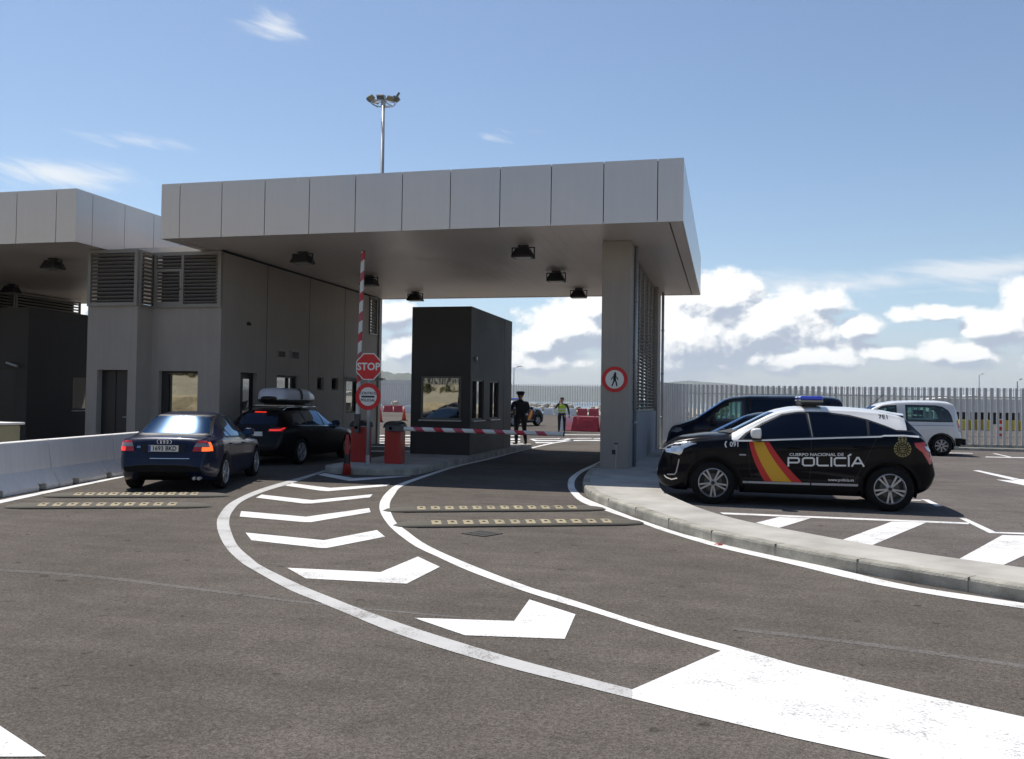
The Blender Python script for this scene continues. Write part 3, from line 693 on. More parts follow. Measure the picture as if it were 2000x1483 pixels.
# ------------------------------------------------------------------ cars
def smooth_table(tab, w=.05):
    tab = sorted(tab); xs = np.array([t[0] for t in tab]); ys = np.array([t[1] for t in tab])
    g = np.linspace(xs[0], xs[-1], 1200); y = np.interp(g, xs, ys); k = max(1, int(w/(g[1]-g[0])))
    for _ in range(2):
        yp = np.concatenate([2*y[0]-y[k:0:-1], y, 2*y[-1]-y[-2:-k-2:-1]]); c = np.cumsum(np.insert(yp, 0, 0)); n = 2*k+1
        y = (c[n:]-c[:-n])/n
    return lambda x: float(np.interp(x, g, y))
PROF = [(0, .90), (.1, .955), (.3, .99), (.5, 1.0), (.68, .992), (.85, .985), (.94, .968), (1, .945)]
class Car:
    def __init__(s, spec, name, label, cat, paint, group=None):
        s.sp = spec; s.root = thing(name, label, cat, group=group)
        s.top = smooth_table(spec['top'], .035); s.bot = smooth_table(spec['bot'], .03); s.belt = smooth_table(spec['belt']); s.hw = smooth_table(spec['halfw'], .05); s.rw = smooth_table(spec['roofw'], .07)
        s.shell(paint)
    def shell(s, paint):
        sp = s.sp; x0 = min(t[0] for t in sp['top']); x1 = max(t[0] for t in sp['top']); wr = sp['wr']; Ra = wr+.055
        xs = list(np.linspace(x0, x1, 92))
        xs += [x0+.004, x0+.012, x1-.004, x1-.012]
        for xw in sp['wheels']:
            xs += [xw+Ra*math.cos(R(a)) for a in range(0, 181, 9)]+[xw-Ra-.004, xw+Ra+.004]
        xs += list(sp.get('xs', []))
        xs = sorted(xs); q = [xs[0]]
        for x in xs[1:]:
            if x-q[-1] > .003: q.append(x)
        xs = q; rows = []; s.roles = None
        for x in xs:
            zt = s.top(x); zb0 = s.bot(x); zb = zb0; w = s.hw(x); wrf = min(s.rw(x), w*.95)
            if zt < zb0+.06: zt = zb0+.06
            for xw in sp['wheels']:
                if abs(x-xw) < Ra: zb = max(zb, wr+math.sqrt(max(0, Ra*Ra-(x-xw)**2)))
            zbelt = min(s.belt(x), zt-.03); zbelt = max(zbelt, zb0+.02); zb = min(zb, zbelt-.02)
            half = [(0, zb), (w*.6, zb)]
            for k in range(13):
                z = zb+(zbelt-zb)*k/12; u = (z-zb0)/(zbelt-zb0); half.append((w*float(np.interp(u, [p[0] for p in PROF], [p[1] for p in PROF])), z))
            crown = min(.075, (zt-zbelt)*.6); ze = zt-crown; yb = half[-1][0]
            for k in range(1, 9):
                t = k/8; half.append((yb+(wrf-yb)*t+.022*math.sin(math.pi*t)*min(1, (ze-zbelt)/.3), zbelt+(ze-zbelt)*t))
            for k in range(1, 11):
                a = R(9*k); half.append((wrf*max(math.cos(a), 0)**.75, ze+crown*math.sin(a)**1.15))
            half[-1] = (0, zt)
            rows.append([Vector((x, -y, z)) for y, z in half]+[Vector((x, y, z)) for y, z in half[-2:0:-1]])
        k = len(rows[0]); b = MB(); vs = [v for r in rows for v in r]
        b.v = [tuple(v) for v in vs]
        nm = len(rows)
        for i in range(nm-1):
            for j in range(k):
                b.f.append((i*k+j, (i+1)*k+j, (i+1)*k+(j+1) % k, i*k+(j+1) % k))
                jj = j if j < k/2 else k-1-j
                xm = (xs[i]+xs[i+1])/2
                b.m.append(s.sp['matf'](xm, 'under' if jj < 2 else 'lower' if jj < 14 else 'upper' if jj < 22 else 'roof') if 'matf' in s.sp else (1 if jj < 1 else 0))
        b.f.append(tuple(range(k))); b.m.append(b.m[0]); b.f.append(tuple((nm-1)*k+j for j in range(k-1, -1, -1))); b.m.append(b.m[-2])
        bm = bmesh.new(); V = [bm.verts.new(v) for v in b.v]; bm.verts.ensure_lookup_table()
        for f, mi in zip(b.f, b.m):
            try:
                ff = bm.faces.new([V[i] for i in f]); ff.material_index = mi; ff.smooth = len(f) < 5
            except ValueError: pass
        bmesh.ops.recalc_face_normals(bm, faces=bm.faces)
        s.bvh = BVHTree.FromBMesh(bm)
        for poly, axis in sp.get('holes', []):
            P = [Vector(p) for p in poly]
            def ins(u, v):
                c = False; n = len(P); j = n-1
                for i in range(n):
                    if (P[i].y > v) != (P[j].y > v) and u < (P[j].x-P[i].x)*(v-P[i].y)/(P[j].y-P[i].y)+P[i].x: c = not c
                    j = i
                return c
            kill = [f for f in bm.faces if all(ins(v.co.x if axis == 'x' else v.co.y, v.co.z) for v in f.verts) and (axis == 'x' and abs(f.normal.y) > .3 or axis == 'y' and f.normal.x > .3)]
            bmesh.ops.delete(bm, geom=kill, context='FACES')
        me = bpy.data.meshes.new('body'); bm.to_mesh(me); bm.free()
        for m_ in (paint if isinstance(paint, (list, tuple)) else [paint, CLAD]): me.materials.append(m_)
        s.body = link('body', me, s.root)
        # wheel arch liners
        for xw in sp['wheels']:
            for sd in (-1, 1):
                w = s.hw(xw); bb = MB(); rr = []
                for a in range(-20, 201, 10):
                    c, n = math.cos(R(a)), math.sin(R(a)); rr.append([(xw+(Ra-.004)*c, sd*(w*.93), wr+(Ra-.004)*n), (xw+(Ra-.004)*c, sd*(w-.34), wr+(Ra-.004)*n), (xw, sd*(w-.34), wr)])
                bb.grid(rr); bb.obj('wheel_arch', BLACK, s.root)
    def hit(s, o, d):
        h = s.bvh.ray_cast(Vector(o), Vector(d)); return (h[0], h[1]) if h[0] is not None else (None, None)
    def project(s, verts, faces, name, material, axis='y', side=1, off=.004, parent=None):
        out = []; bad = set()
        for i, (u, v) in enumerate(verts):
            if axis == 'y': o, d = (u, side*3, v), (0, -side, 0)
            elif axis == 'x': o, d = (side*6, u, v), (-side, 0, 0)
            else: o, d = (u, v, 4), (0, 0, -1)
            p, n = s.hit(o, d)
            if p is None: bad.add(i); out.append((0, 0, 0)); continue
            if n.dot(Vector(d)) > 0: n = -n
            out.append(p+n*off)
        fs = []; dv = Vector((0, -side, 0)) if axis == 'y' else Vector((-side, 0, 0)) if axis == 'x' else Vector((0, 0, -1))
        for f in faces:
            if any(i in bad for i in f): continue
            nn = Vector((0, 0, 0))
            for i in range(1, len(f)-1): nn += (out[f[i]]-out[f[0]]).cross(out[f[i+1]]-out[f[0]])
            fs.append(tuple(f) if nn.dot(dv) < 0 else tuple(f)[::-1])
        b = MB(); used = sorted({i for f in fs for i in f}); mp = {k: j for j, k in enumerate(used)}
        if not fs: return None
        me = bpy.data.meshes.new(name); me.from_pydata([tuple(out[i]) for i in used], [], [tuple(mp[i] for i in f) for f in fs]); me.materials.append(material)
        me.polygons.foreach_set('use_smooth', [True]*len(fs)); me.update()
        return link(name, me, parent or s.root)
    def decal(s, poly, name, material, axis='y', side=1, off=.004, parent=None, hole=None, step=.05):
        bm = bmesh.new(); vs = [bm.verts.new((p[0], p[1], 0)) for p in poly]; bm.faces.new(vs)
        if hole:
            bm.free(); bm = bmesh.new(); n = len(poly)
            a = [bm.verts.new((p[0], p[1], 0)) for p in poly]; c = [bm.verts.new((p[0], p[1], 0)) for p in hole]
            for i in range(n): bm.faces.new((a[i], a[(i+1) % n], c[(i+1) % n], c[i]))
        us = [p[0] for p in poly]; ws = [p[1] for p in poly]
        for k, lo, hi in ((0, min(us), max(us)), (1, min(ws), max(ws))):
            q = math.floor(lo/step)*step+step
            while q < hi:
                co = [0, 0, 0]; co[k] = q; no = [0, 0, 0]; no[k] = 1
                bmesh.ops.bisect_plane(bm, geom=bm.verts[:]+bm.edges[:]+bm.faces[:], plane_co=co, plane_no=no, dist=1e-5); q += step
        bm.verts.index_update(); V = [(v.co.x, v.co.y) for v in bm.verts]; F = [tuple(v.index for v in f.verts) for f in bm.faces]; bm.free()
        return s.project(V, F, name, material, axis, side, off, parent)
    def line(s, pts, w, name, material, axis='y', side=1, off=.003, parent=None):
        for a, c in [(pts, None)]:
            L_, Rr = [], []
            for i, p in enumerate(pts):
                p0 = Vector(pts[max(i-1, 0)]); p1 = Vector(pts[min(i+1, len(pts)-1)]); t = (p1-p0).normalized(); n = Vector((-t.y, t.x))*(w/2)
                L_.append((p[0]+n.x, p[1]+n.y)); Rr.append((p[0]-n.x, p[1]-n.y))
            return s.decal(L_+Rr[::-1], name, material, axis, side, off, parent)
    def text(s, t, size, cx_, cz, name, axis='y', side=1, material=TEXTW, sx=1., bold=0., flip=1, slope=0., off=.005):
        vs, fs = text_polys(t, size, bold, sx)
        return s.project([(cx_+flip*x, cz+y-slope*flip*x) for x, y in vs], fs, name, material, axis, side, off)
    def wheels(s, nsp=5, style='twin', rim=.225, width=.2, out=.0):
        wr = s.sp['wr']; proto = None
        for xw in s.sp['wheels']:
            for sd in (-1, 1):
                y = sd*(s.hw(xw)-.012-out)
                if proto is None:
                    b = MB(); h = width
                    pf = [(rim*.98, 0), (rim+.015, .006), (wr-.035, .012), (wr-.012, -.012), (wr, -.04), (wr, -h+.04), (wr-.012, -h+.012), (rim, -h)]
                    b.lathe(pf, 48, Matrix.Rotation(R(-90), 4, 'X')); w = b.obj('wheel', RUBBER, s.root, smooth=True)
                    b = MB(); RX = Matrix.Rotation(R(-90), 4, 'X')
                    b.lathe([(rim*1.0, -.10), (rim*1.01, .004), (rim*.965, .010), (rim*.93, -.006), (rim*.90, -.09)], 48, RX)
                    for i in range(nsp):
                        a = 2*math.pi*i/nsp+R(90)
                        arms = ((-.19, .019), (.19, .019)) if style == 'twin' else ((0, .030),)
                        for da, hwid in arms:
                            q = Matrix.Rotation(a+da*.9, 4, 'Z'); r0, r1 = .035, rim*.94
                            pts = [(r0, -hwid*.55), (r1, -hwid*.8), (r1, hwid*.8), (r0, hwid*.55)]
                            b.prism(pts, -.022, .002, RX @ q)
                    b.lathe([(.001, .012), (.036, .010), (.05, -.004), (.062, -.02)], 24, RX)
                    b.obj('rim', RIM, w, smooth=False)
                    b = MB(); b.lathe([(.001, -.055), (rim*.62, -.055), (rim*.62, -.075), (.001, -.075)], 32, RX); b.obj('brake_disc', mat('brake_disc', (.09, .09, .09), .5, metal=.5), w)
                    b = MB(); b.lathe([(.001, -.10), (rim*.97, -.10)], 32, RX); b.obj('rim_back', BLACK, w)
                    b = MB(); b.lathe([(.001, .0125), (.03, .0115), (.032, .004)], 20, RX); b.obj('hub_cap', BLACK, w)
                    proto = w; c = w
                else: c = copy_tree(proto, s.root)
                c.location = (xw, y, wr); c.rotation_euler = (0, 0, 0 if sd > 0 else math.pi)
    def mirror(s, x, z, sd, material, size=(.13, .20, .13)):
        p, n = s.hit((x, sd*3, z), (0, -sd, 0))
        if p is None: return
        b = MB(); yc = p.y+sd*.14; hx, hy, hz = size[0]*.5, size[1]*.52, size[2]*.56; rows = []
        for i in range(15):
            u = math.pi*(i/14-.5); row = []
            for j in range(25):
                w_ = 2*math.pi*j/24; sp = lambda v, e: math.copysign(abs(v)**e, v)
                row.append((x-.02+hx*sp(math.cos(u), .55)*sp(math.cos(w_), .55)*(1 if math.cos(w_) > 0 else .75), yc+hy*sp(math.cos(u), .5)*sp(math.sin(w_), .6), z+.025+hz*sp(math.sin(u), .6)*(1-.12*math.cos(w_)*math.cos(u))))
            rows.append(row)
        b.grid(rows); o = b.obj('mirror', material, s.root, smooth=True)
        b = MB(); b.box(x-.05, x+.04, min(p.y-sd*.02, p.y+sd*.07), max(p.y-sd*.02, p.y+sd*.07), z-.06, z-.03); b.box(x-.09, x+.05, *sorted((p.y+sd*.05, p.y+sd*.22)), z-.085, z-.05); b.obj('mirror_foot', BLACK, o)
        b = MB(); b.add([(x-.10, p.y+sd*q, z+.02+w) for q, w in ((.05, -.07), (.21, -.07), (.21, .07), (.05, .07))], [(0, 1, 2, 3)]); b.obj('mirror_glass', SIDEGLASS, o)
    def handle(s, x, z, sd, material=None, ln=.2):
        p, n = s.hit((x, sd*3, z), (0, -sd, 0))
        b = MB(); b.box(x-ln/2, x+ln/2, *sorted((p.y+sd*.002, p.y+sd*.03)), z-.014, z+.014); return b.obj('door_handle', material or s.body.data.materials[0], s.root, bevel=.008)
    def place(s, loc, rz, scale=1.): s.root.location = loc; s.root.rotation_euler = (0, 0, rz); s.root.scale = (scale,)*3; return s.root

def inset(poly, d):
    n = len(poly); a = sum(poly[i][0]*poly[(i+1) % n][1]-poly[(i+1) % n][0]*poly[i][1] for i in range(n)); sg = 1 if a > 0 else -1
    out = []
    for i in range(n):
        p0 = Vector(poly[i-1]); p = Vector(poly[i]); p1 = Vector(poly[(i+1) % n])
        e0 = (p-p0).normalized(); e1 = (p1-p).normalized(); n0 = Vector((-e0.y, e0.x))*sg; n1 = Vector((-e1.y, e1.x))*sg
        m_ = (n0+n1).normalized(); k = d/max(.35, m_.dot(n0)); out.append((p.x+m_.x*k, p.y+m_.y*k))
    return out
def plate(car, x, z, text, axis='x', side=-1, w=.52, h=.11, y0=0., small=False):
    p, n = car.hit((side*6, y0, z), (-side, 0, 0)); px = p.x+side*.012
    b = MB(); b.box(*sorted((px, px+side*.008)), y0-w/2, y0+w/2, z-h/2, z+h/2); o = b.obj('number_plate', PLATE, car.root)
    b = MB(); b.box(*sorted((px+side*.008, px+side*.010)), *sorted((y0-side*w/2, y0-side*(w/2-.045))), z-h/2+.004, z+h/2-.004); b.obj('plate_band', PLATEB, o)
    if text:
        vs, fs = text_polys(text, h*.98, .003, .92); b = MB(); b.add([(px+side*.0095, y0+side*x-.0*side+side*.02, z+y-.002) for x, y in vs], fs); b.obj('plate_number', SIGNBLACK, o)

# --- police crossover
polspec = dict(wheels=(1.30, -1.30), wr=.345, xs=(1.02, -1.55),
    top=[(2.20, .50), (2.18, .74), (2.12, .88), (2.03, .97), (1.85, 1.05), (1.5, 1.105), (1.13, 1.135), (1.05, 1.16), (.45, 1.475), (.33, 1.52), (.12, 1.565), (-.19, 1.588), (-.8, 1.57), (-1.25, 1.535), (-1.50, 1.485), (-1.60, 1.40), (-1.82, 1.165), (-1.90, 1.05), (-1.95, .87), (-1.97, .69)],
    bot=[(2.2, .40), (2.15, .28), (1.9, .21), (-1.5, .21), (-1.8, .31), (-1.93, .40), (-1.97, .52)],
    belt=[(2.2, .48), (2.12, .80), (2.0, .90), (1.6, .99), (1.13, 1.03), (.75, 1.015), (-.58, 1.10), (-1.55, 1.15), (-1.78, 1.12), (-1.88, .98), (-1.97, .62)],
    halfw=[(2.2, .56), (2.12, .70), (1.98, .81), (1.6, .885), (1.2, .90), (-1.3, .90), (-1.7, .865), (-1.88, .78), (-1.97, .66)],
    roofw=[(2.2, .48), (2.1, .62), (1.6, .74), (1.13, .76), (.45, .60), (-.2, .615), (-1.4, .585), (-1.6, .60), (-1.82, .66), (-1.97, .55)])
polspec['matf'] = lambda x, role: 2 if role == 'under' else 1 if (role in ('upper', 'roof') and -1.57 < x < 1.03) else 0
def build_police(name, label, group=None):
    C = Car(polspec, name, label, 'police car', [POLB, POLW, CLAD], group)
    for sd in (1, -1):
        band_ = [(.90, 1.035), (.62, 1.05), (0, 1.082), (-.58, 1.115), (-1.15, 1.145), (-1.2, 1.160), (-1.72, 1.155), (-1.66, 1.215), (-1.40, 1.222), (-1.25, 1.285), (-1.0, 1.375), (-.75, 1.435), (-.4, 1.478), (.0, 1.475), (.25, 1.435), (.55, 1.29), (.80, 1.13)]
        C.decal(inset(band_, -.012), 'window_surround', BLACK, 'y', sd, .003)
        C.decal([(.84, 1.048), (.62, 1.06), (0, 1.092), (-.16, 1.1), (-.10, 1.46), (.02, 1.46), (.25, 1.42), (.53, 1.28), (.78, 1.125)], 'window', CARGLASS, 'y', sd, .006)
        C.decal([(-.21, 1.103), (-.58, 1.122), (-.98, 1.143), (-.98, 1.37), (-.75, 1.42), (-.4, 1.463), (-.15, 1.463)], 'window', CARGLASS, 'y', sd, .006)
        C.decal([(-1.02, 1.15), (-1.68, 1.165), (-1.63, 1.205), (-1.42, 1.21), (-1.24, 1.275), (-1.02, 1.355)], 'window', CARGLASS, 'y', sd, .006)
        C.line([(1.0, 1.01), (.72, 1.018), (.0, 1.063), (-.58, 1.096), (-1.17, 1.127), (-1.22, 1.143), (-1.5, 1.150), (-1.72, 1.135)], .022, 'waist_strip', POLW, 'y', sd, .007)
        C.line([(-.135, 1.462), (-.19, 1.10)], .010, 'pillar_strip', SILV, 'y', sd, .008)
        # doors: shut lines and handles
        for pts in ([(.78, 1.0), (.74, .55), (.66, .28)], [(-.17, 1.07), (-.16, .6), (-.13, .28)], [(-1.12, 1.12), (-1.05, .98), (-.95, .75), (-.82, .5), (-.74, .28)], [(.66, .28), (-.74, .28)]): C.line(pts, .009, 'door_seam', GAP, 'y', sd, .002)
        C.handle(-.02+.1, .93, sd); C.handle(-.95+.08, .97, sd)
        # stripes
        def arc(o0, o1, n=8):
            pts = []
            for k in range(n+1):
                t = k/n; xx = .757-.10*t-.136*t*t; pts.append((xx, 1.005-.605*t))
            a = [(x+o0*(1+.82*i/n), z) for i, (x, z) in enumerate(pts)]; c = [(x+o1*(1+.82*i/n), z) for i, (x, z) in enumerate(pts)]
            return a+c[::-1]
        C.decal(arc(0, -.0645), 'flag_stripe', FLAGR, 'y', sd, .004); C.decal(arc(-.0645, -.223), 'flag_stripe', FLAGY, 'y', sd, .004); C.decal(arc(-.223, -.307), 'flag_stripe', FLAGR, 'y', sd, .004)
        f = -1 if sd > 0 else 1
        # block lettering
        th = .16
        def seg(poly, closed=False):
            out = []; n = len(poly)
            for i in range(n if closed else n-1):
                p = Vector(poly[i]); q = Vector(poly[(i+1) % n]); out.append((p, q))
            return out
        GL = {'P': [([(0, 0), (0, .9), (.82, .9), (.95, .78), (.95, .5), (.82, .38), (0, .38)], False)], 'O': [([(.14, .05), (.86, .05), (1, .2), (1, .76), (.86, .9), (.14, .9), (0, .76), (0, .2)], True)],
              'L': [([(0, .95), (0, .2), (.14, .05), (.95, .05)], False)], 'I': [([(0, 0), (0, .95)], False)], 'C': [([(.95, .9), (.14, .9), (0, .76), (0, .2), (.14, .05), (.95, .05)], False)], "'": [([(0, 0), (0, .95)], False), ([(-.04, 1.12), (.16, 1.3)], False)],
              'A': [([(0, 0), (.44, .93), (.56, .93), (1, 0)], False), ([(.2, .3), (.8, .3)], False)]}
        adv = {'P': 1.0, 'O': 1.0, 'L': .95, 'I': 0, 'C': .95, "'": 0, 'A': 1.0}
        H_ = .135; W_ = .165; x = 0; V = []; Fc = []
        for ch in "POLIC'A":
            for poly, cl_ in GL[ch]:
                for p, q in seg(poly, cl_):
                    p2 = Vector((p.x*W_, p.y*H_)); q2 = Vector((q.x*W_, q.y*H_)); t = (q2-p2).normalized(); nn = Vector((-t.y, t.x))*.0125; e = t*.010
                    o_ = len(V); V += [(x+v.x, v.y) for v in (p2-e+nn, p2-e-nn, q2+e-nn, q2+e+nn)]; Fc.append((o_, o_+1, o_+2, o_+3))
            x += adv[ch]*W_+.047
        wid = x-.047; x0 = .167 if sd > 0 else -.892
        C.project([(x0+f*u if sd > 0 else x0+u, .648+v+(.03*u if True else 0)) for u, v in V], Fc, 'lettering', TEXTW, 'y', sd, .006)
        xc = x0+f*.42
        C.text('CUERPO NACIONAL DE', .062, xc-f*.01, .832, 'lettering', 'y', sd, TEXTW, 1.18, .0008, f, .03, .006)
        C.text('www.policia.es', .062, x0+f*.77, .458, 'lettering', 'y', sd, TEXTW, 1.0, .0006, f, .02, .006)
        C.text('091', .105, .975, .955, 'lettering', 'y', sd, TEXTW, .95, .002, f, 0, .006)
        # telephone mark beside the number
        hx = .975-f*.115
        arcp = [(hx+f*.028*math.cos(R(a))*1.0, .955+.046*math.sin(R(a))) for a in range(100, 261, 20)]
        C.line(arcp, .018, 'phone_mark', TEXTW, 'y', sd, .006)
        C.text('7E1', .085, -1.245, 1.425, 'lettering', 'y', sd, SIGNBLACK, 1.2, .001, f, -.03, .006)
        # silver sill strip, side repeater, arch cladding
        C.line([(.86, .375), (.78, .375)], .035, 'sill_strip', SILV, 'y', sd, .006); C.line([(.775, .375), (-.155, .381)], .035, 'sill_strip', SILV, 'y', sd, .006); C.line([(-.175, .381), (-.87, .386)], .035, 'sill_strip', SILV, 'y', sd, .006)
        C.line([(.90, .80), (.80, .80)], .022, 'side_repeater', SILV, 'y', sd, .006)
        for xw in (1.30, -1.30):
            C.line([(xw+.43*math.cos(R(a)), .345+.43*math.sin(R(a))) for a in range(-12, 193, 8)], .05, 'arch_cladding', CLAD, 'y', sd, .008)
        C.decal([(.82, .36), (-.84, .36), (-.84, .23), (.82, .23)], 'sill', CLAD, 'y', sd, .008)
        # crest: scalloped ring, inner ring, shield bars and crown
        cx_, cz = -1.475, .955
        def ring(r0, r1, n, sc=0.):
            V = []; F = []
            for i in range(n):
                a = 2*math.pi*i/n; k = 1+sc*math.cos(a*16)
                V += [(cx_+r0*math.cos(a), cz+r0*math.sin(a)), (cx_+r1*k*math.cos(a), cz+r1*k*math.sin(a))]
            for i in range(n): j = (i+1) % n; F.append((2*i, 2*i+1, 2*j+1, 2*j))
            return V, F
        for r0, r1, n, sc in ((.112, .122, 64, .03), (.058, .066, 40, 0.), (.085, .09, 48, 0)):
            V, F = ring(r0, r1, n, sc); C.project(V, F, 'crest', GOLD, 'y', sd, .006)
        V = []; F = []
        for i in range(16):
            a = 2*math.pi*i/16; r_ = .102; o_ = len(V)
            for da, dr in ((-.10, -.011), (.10, -.011), (.07, .011), (-.07, .011)): V.append((cx_+(r_+dr)*math.cos(a+da), cz+(r_+dr)*math.sin(a+da)))
            F.append((o_, o_+1, o_+2, o_+3))
        for zz, ww in ((.03, .075), (.005, .085), (-.02, .07), (-.04, .045)):
            o_ = len(V); V += [(cx_-ww/2, cz+zz-.006), (cx_+ww/2, cz+zz-.006), (cx_+ww/2, cz+zz+.006), (cx_-ww/2, cz+zz+.006)]; F.append((o_, o_+1, o_+2, o_+3))
        for (ua, ub, va, vb) in ((-.065, .065, .125, .138), (-.06, -.042, .138, .175), (-.012, .012, .138, .185), (.042, .06, .138, .175), (-.06, .06, .160, .168), (-.03, .03, .182, .194)):
            o_ = len(V); V += [(cx_+ua, cz+va), (cx_+ub, cz+va), (cx_+ub, cz+vb), (cx_+ua, cz+vb)]; F.append((o_, o_+1, o_+2, o_+3))
        C.project(V, F, 'crest', GOLD, 'y', sd, .006)
        # lamps
        C.decal([(2.10, .845), (2.03, .80), (1.93, .79), (1.83, .765), (1.79, .79), (1.76, .87), (1.62, .935), (1.55, .955), (1.72, .975), (1.85, .965), (2.0, .915)], 'headlight', LENSC, 'y', sd, .006)
        for lx, lz, lr in ((1.84, .85, .036), (1.95, .855, .028), (2.03, .845, .022)):
            V = [(lx, lz)]+[(lx+lr*math.cos(R(a)), lz+lr*math.sin(R(a))) for a in range(0, 360, 20)]; n = 18; C.project(V, [(0, i+1, (i+1) % n+1) for i in range(n)], 'lamp_bowl', SIGNBLACK if lr > .04 else CHROME, 'y', sd, .009)
        C.decal([(-1.64, 1.045), (-1.80, 1.06), (-1.875, 1.01), (-1.905, .93), (-1.925, .80), (-1.90, .74), (-1.87, .72), (-1.83, .79), (-1.76, .90), (-1.66, .985)], 'tail_light', LAMPR, 'y', sd, .006)
        C.decal([(-1.79, .995), (-1.845, .99), (-1.885, .93), (-1.875, .905), (-1.82, .945)], 'reversing_light', LENSC, 'y', sd, .009)
        C.line([(1.83, .70), (1.85, .60), (1.875, .49), (1.90, .455), (2.02, .445)], .018, 'bumper_trim', SILV, 'y', sd, .006); C.line([(1.86, .395), (1.95, .37), (2.03, .395), (2.07, .43)], .018, 'fog_lamp_trim', CHROME, 'y', sd, .006)
        C.mirror(.66, 1.115, sd, POLW, (.19, .20, .15))
    # screens
    ws = [(-.66, 1.155), (.66, 1.155), (.52, 1.47), (-.52, 1.47)]
    C.decal(ws, 'windscreen', SIDEGLASS, 'x', 1, .006); C.line([(-.68, 1.15), (.68, 1.15)], .05, 'wiper_panel', BLACK, 'x', 1, .01)
    C.decal([(-.60, 1.14), (.60, 1.14), (.52, 1.38), (-.52, 1.38)], 'rear_screen', REARGLASS, 'x', -1, .006)
    C.decal([(-.45, .52), (.45, .52), (.45, .62), (-.45, .62)], 'grille', BLACK, 'x', 1, .006); C.line([(-.55, .78), (.55, .78)], .02, 'grille_bar', CHROME, 'x', 1, .008)
    plate(C, 1, .45, '', 'x', 1)
    # roof spoiler
    rows = []; ys_ = np.linspace(-.52, .52, 13)
    for x_ in (-1.20, -1.32, -1.44): rows.append([(x_, y, C.hit((x_, y, 4), (0, 0, -1))[0].z+.004) for y in ys_])
    rows.append([(-1.60+.05*(y/.52)**2, y, 1.482-.03*(y/.52)**2) for y in ys_]); rows.append([(-1.595+.05*(y/.52)**2, y, 1.455-.03*(y/.52)**2) for y in ys_]); rows.append([(-1.48, y, 1.40) for y in ys_])
    b = MB(); b.grid(rows); b.obj('spoiler', POLW, C.root, smooth=False)
    # light bar
    b = MB(); b.box(-.36, -.04, -.55, .55, 1.60, 1.635); 
    for y in (-.42, .42): b.box(-.28, -.12, y-.07, y+.07, 1.555, 1.60)
    lb = b.obj('light_bar', BLACK, C.root, bevel=.008)
    b = MB(); b.box(-.37, -.03, -.58, -.20, 1.636, 1.675); b.box(-.37, -.03, .20, .58, 1.636, 1.675); b.box(-.35, -.05, -.195, .195, 1.636, 1.675); b.obj('clear_lens', mat('smoked_lens', (.16, .17, .16), .15, coat=1.), lb, bevel=.008)
    b = MB(); b.box(-.37, -.03, -.58, -.05, 1.677, 1.735); b.box(-.37, -.03, .05, .58, 1.677, 1.735); b.obj('beacon', BLUEL, lb, bevel=.02)
    b = MB(); b.box(-.33, -.07, -.05, .05, 1.636, 1.72); b.obj('speaker', BLACK, lb)
    b = MB(); b.tube((-1.1, 0, 1.55), (-1.35, 0, 1.78), .006, 6); b.obj('aerial', BLACK, C.root)
    C.wheels(5, 'twin', .228, .215)
    return C
pol = build_police('police_car', 'dark police crossover with white roof, blue beacons, flag stripe and POLICÍA lettering')
POLX = 1.114
pol.place((POLX, 15.05, 0), math.pi)

# --- generic shells
sedan = dict(wheels=(1.325, -1.325), wr=.315,
    top=[(2.27, .48), (2.24, .62), (2.12, .72), (1.5, .86), (.98, .93), (.90, .95), (.15, 1.335), (-.1, 1.40), (-.5, 1.43), (-.95, 1.395), (-1.15, 1.35), (-1.68, 1.03), (-1.75, 1.005), (-2.08, .985), (-2.15, .965), (-2.19, .90), (-2.235, .74), (-2.26, .60), (-2.275, .5)],
    bot=[(2.27, .38), (2.2, .22), (1.9, .18), (-1.8, .19), (-2.15, .27), (-2.275, .38)],
    belt=[(2.27, .45), (2.12, .66), (1.5, .79), (.95, .85), (0, .90), (-1.3, .945), (-1.9, .935), (-2.12, .905), (-2.2, .80), (-2.275, .47)],
    halfw=[(2.27, .5), (2.2, .66), (2.0, .79), (1.5, .868), (0, .883), (-1.5, .875), (-1.85, .845), (-2.08, .78), (-2.19, .72), (-2.275, .66)],
    roofw=[(2.27, .45), (2, .64), (1, .72), (.15, .54), (-.5, .555), (-1.15, .53), (-1.72, .66), (-2.1, .66), (-2.275, .5)])
estate = dict(sedan); estate['wheels'] = (1.40, -1.40); estate['wr'] = .33
estate.update(top=[(2.33, .50), (2.29, .66), (2.15, .76), (1.6, .90), (1.02, .97), (.93, .99), (.2, 1.37), (0, 1.42), (-.5, 1.455), (-1.2, 1.44), (-1.75, 1.395), (-1.92, 1.35), (-2.0, 1.27), (-2.18, 1.02), (-2.26, .94), (-2.30, .78), (-2.33, .62), (-2.35, .5)],
    bot=[(2.33, .38), (2.25, .24), (1.9, .19), (-1.8, .2), (-2.2, .3), (-2.35, .4)],
    belt=[(2.33, .47), (2.15, .69), (1.6, .83), (1.0, .89), (0, .94), (-1.4, .985), (-2.0, .98), (-2.2, .93), (-2.28, .78), (-2.35, .47)],
    halfw=[(2.33, .5), (2.25, .68), (2.05, .81), (1.5, .895), (0, .91), (-1.5, .90), (-1.95, .86), (-2.18, .80), (-2.28, .74), (-2.35, .66)],
    roofw=[(2.33, .45), (2.05, .66), (1, .74), (.2, .57), (-.5, .58), (-1.7, .555), (-2.0, .57), (-2.2, .64), (-2.35, .5)])

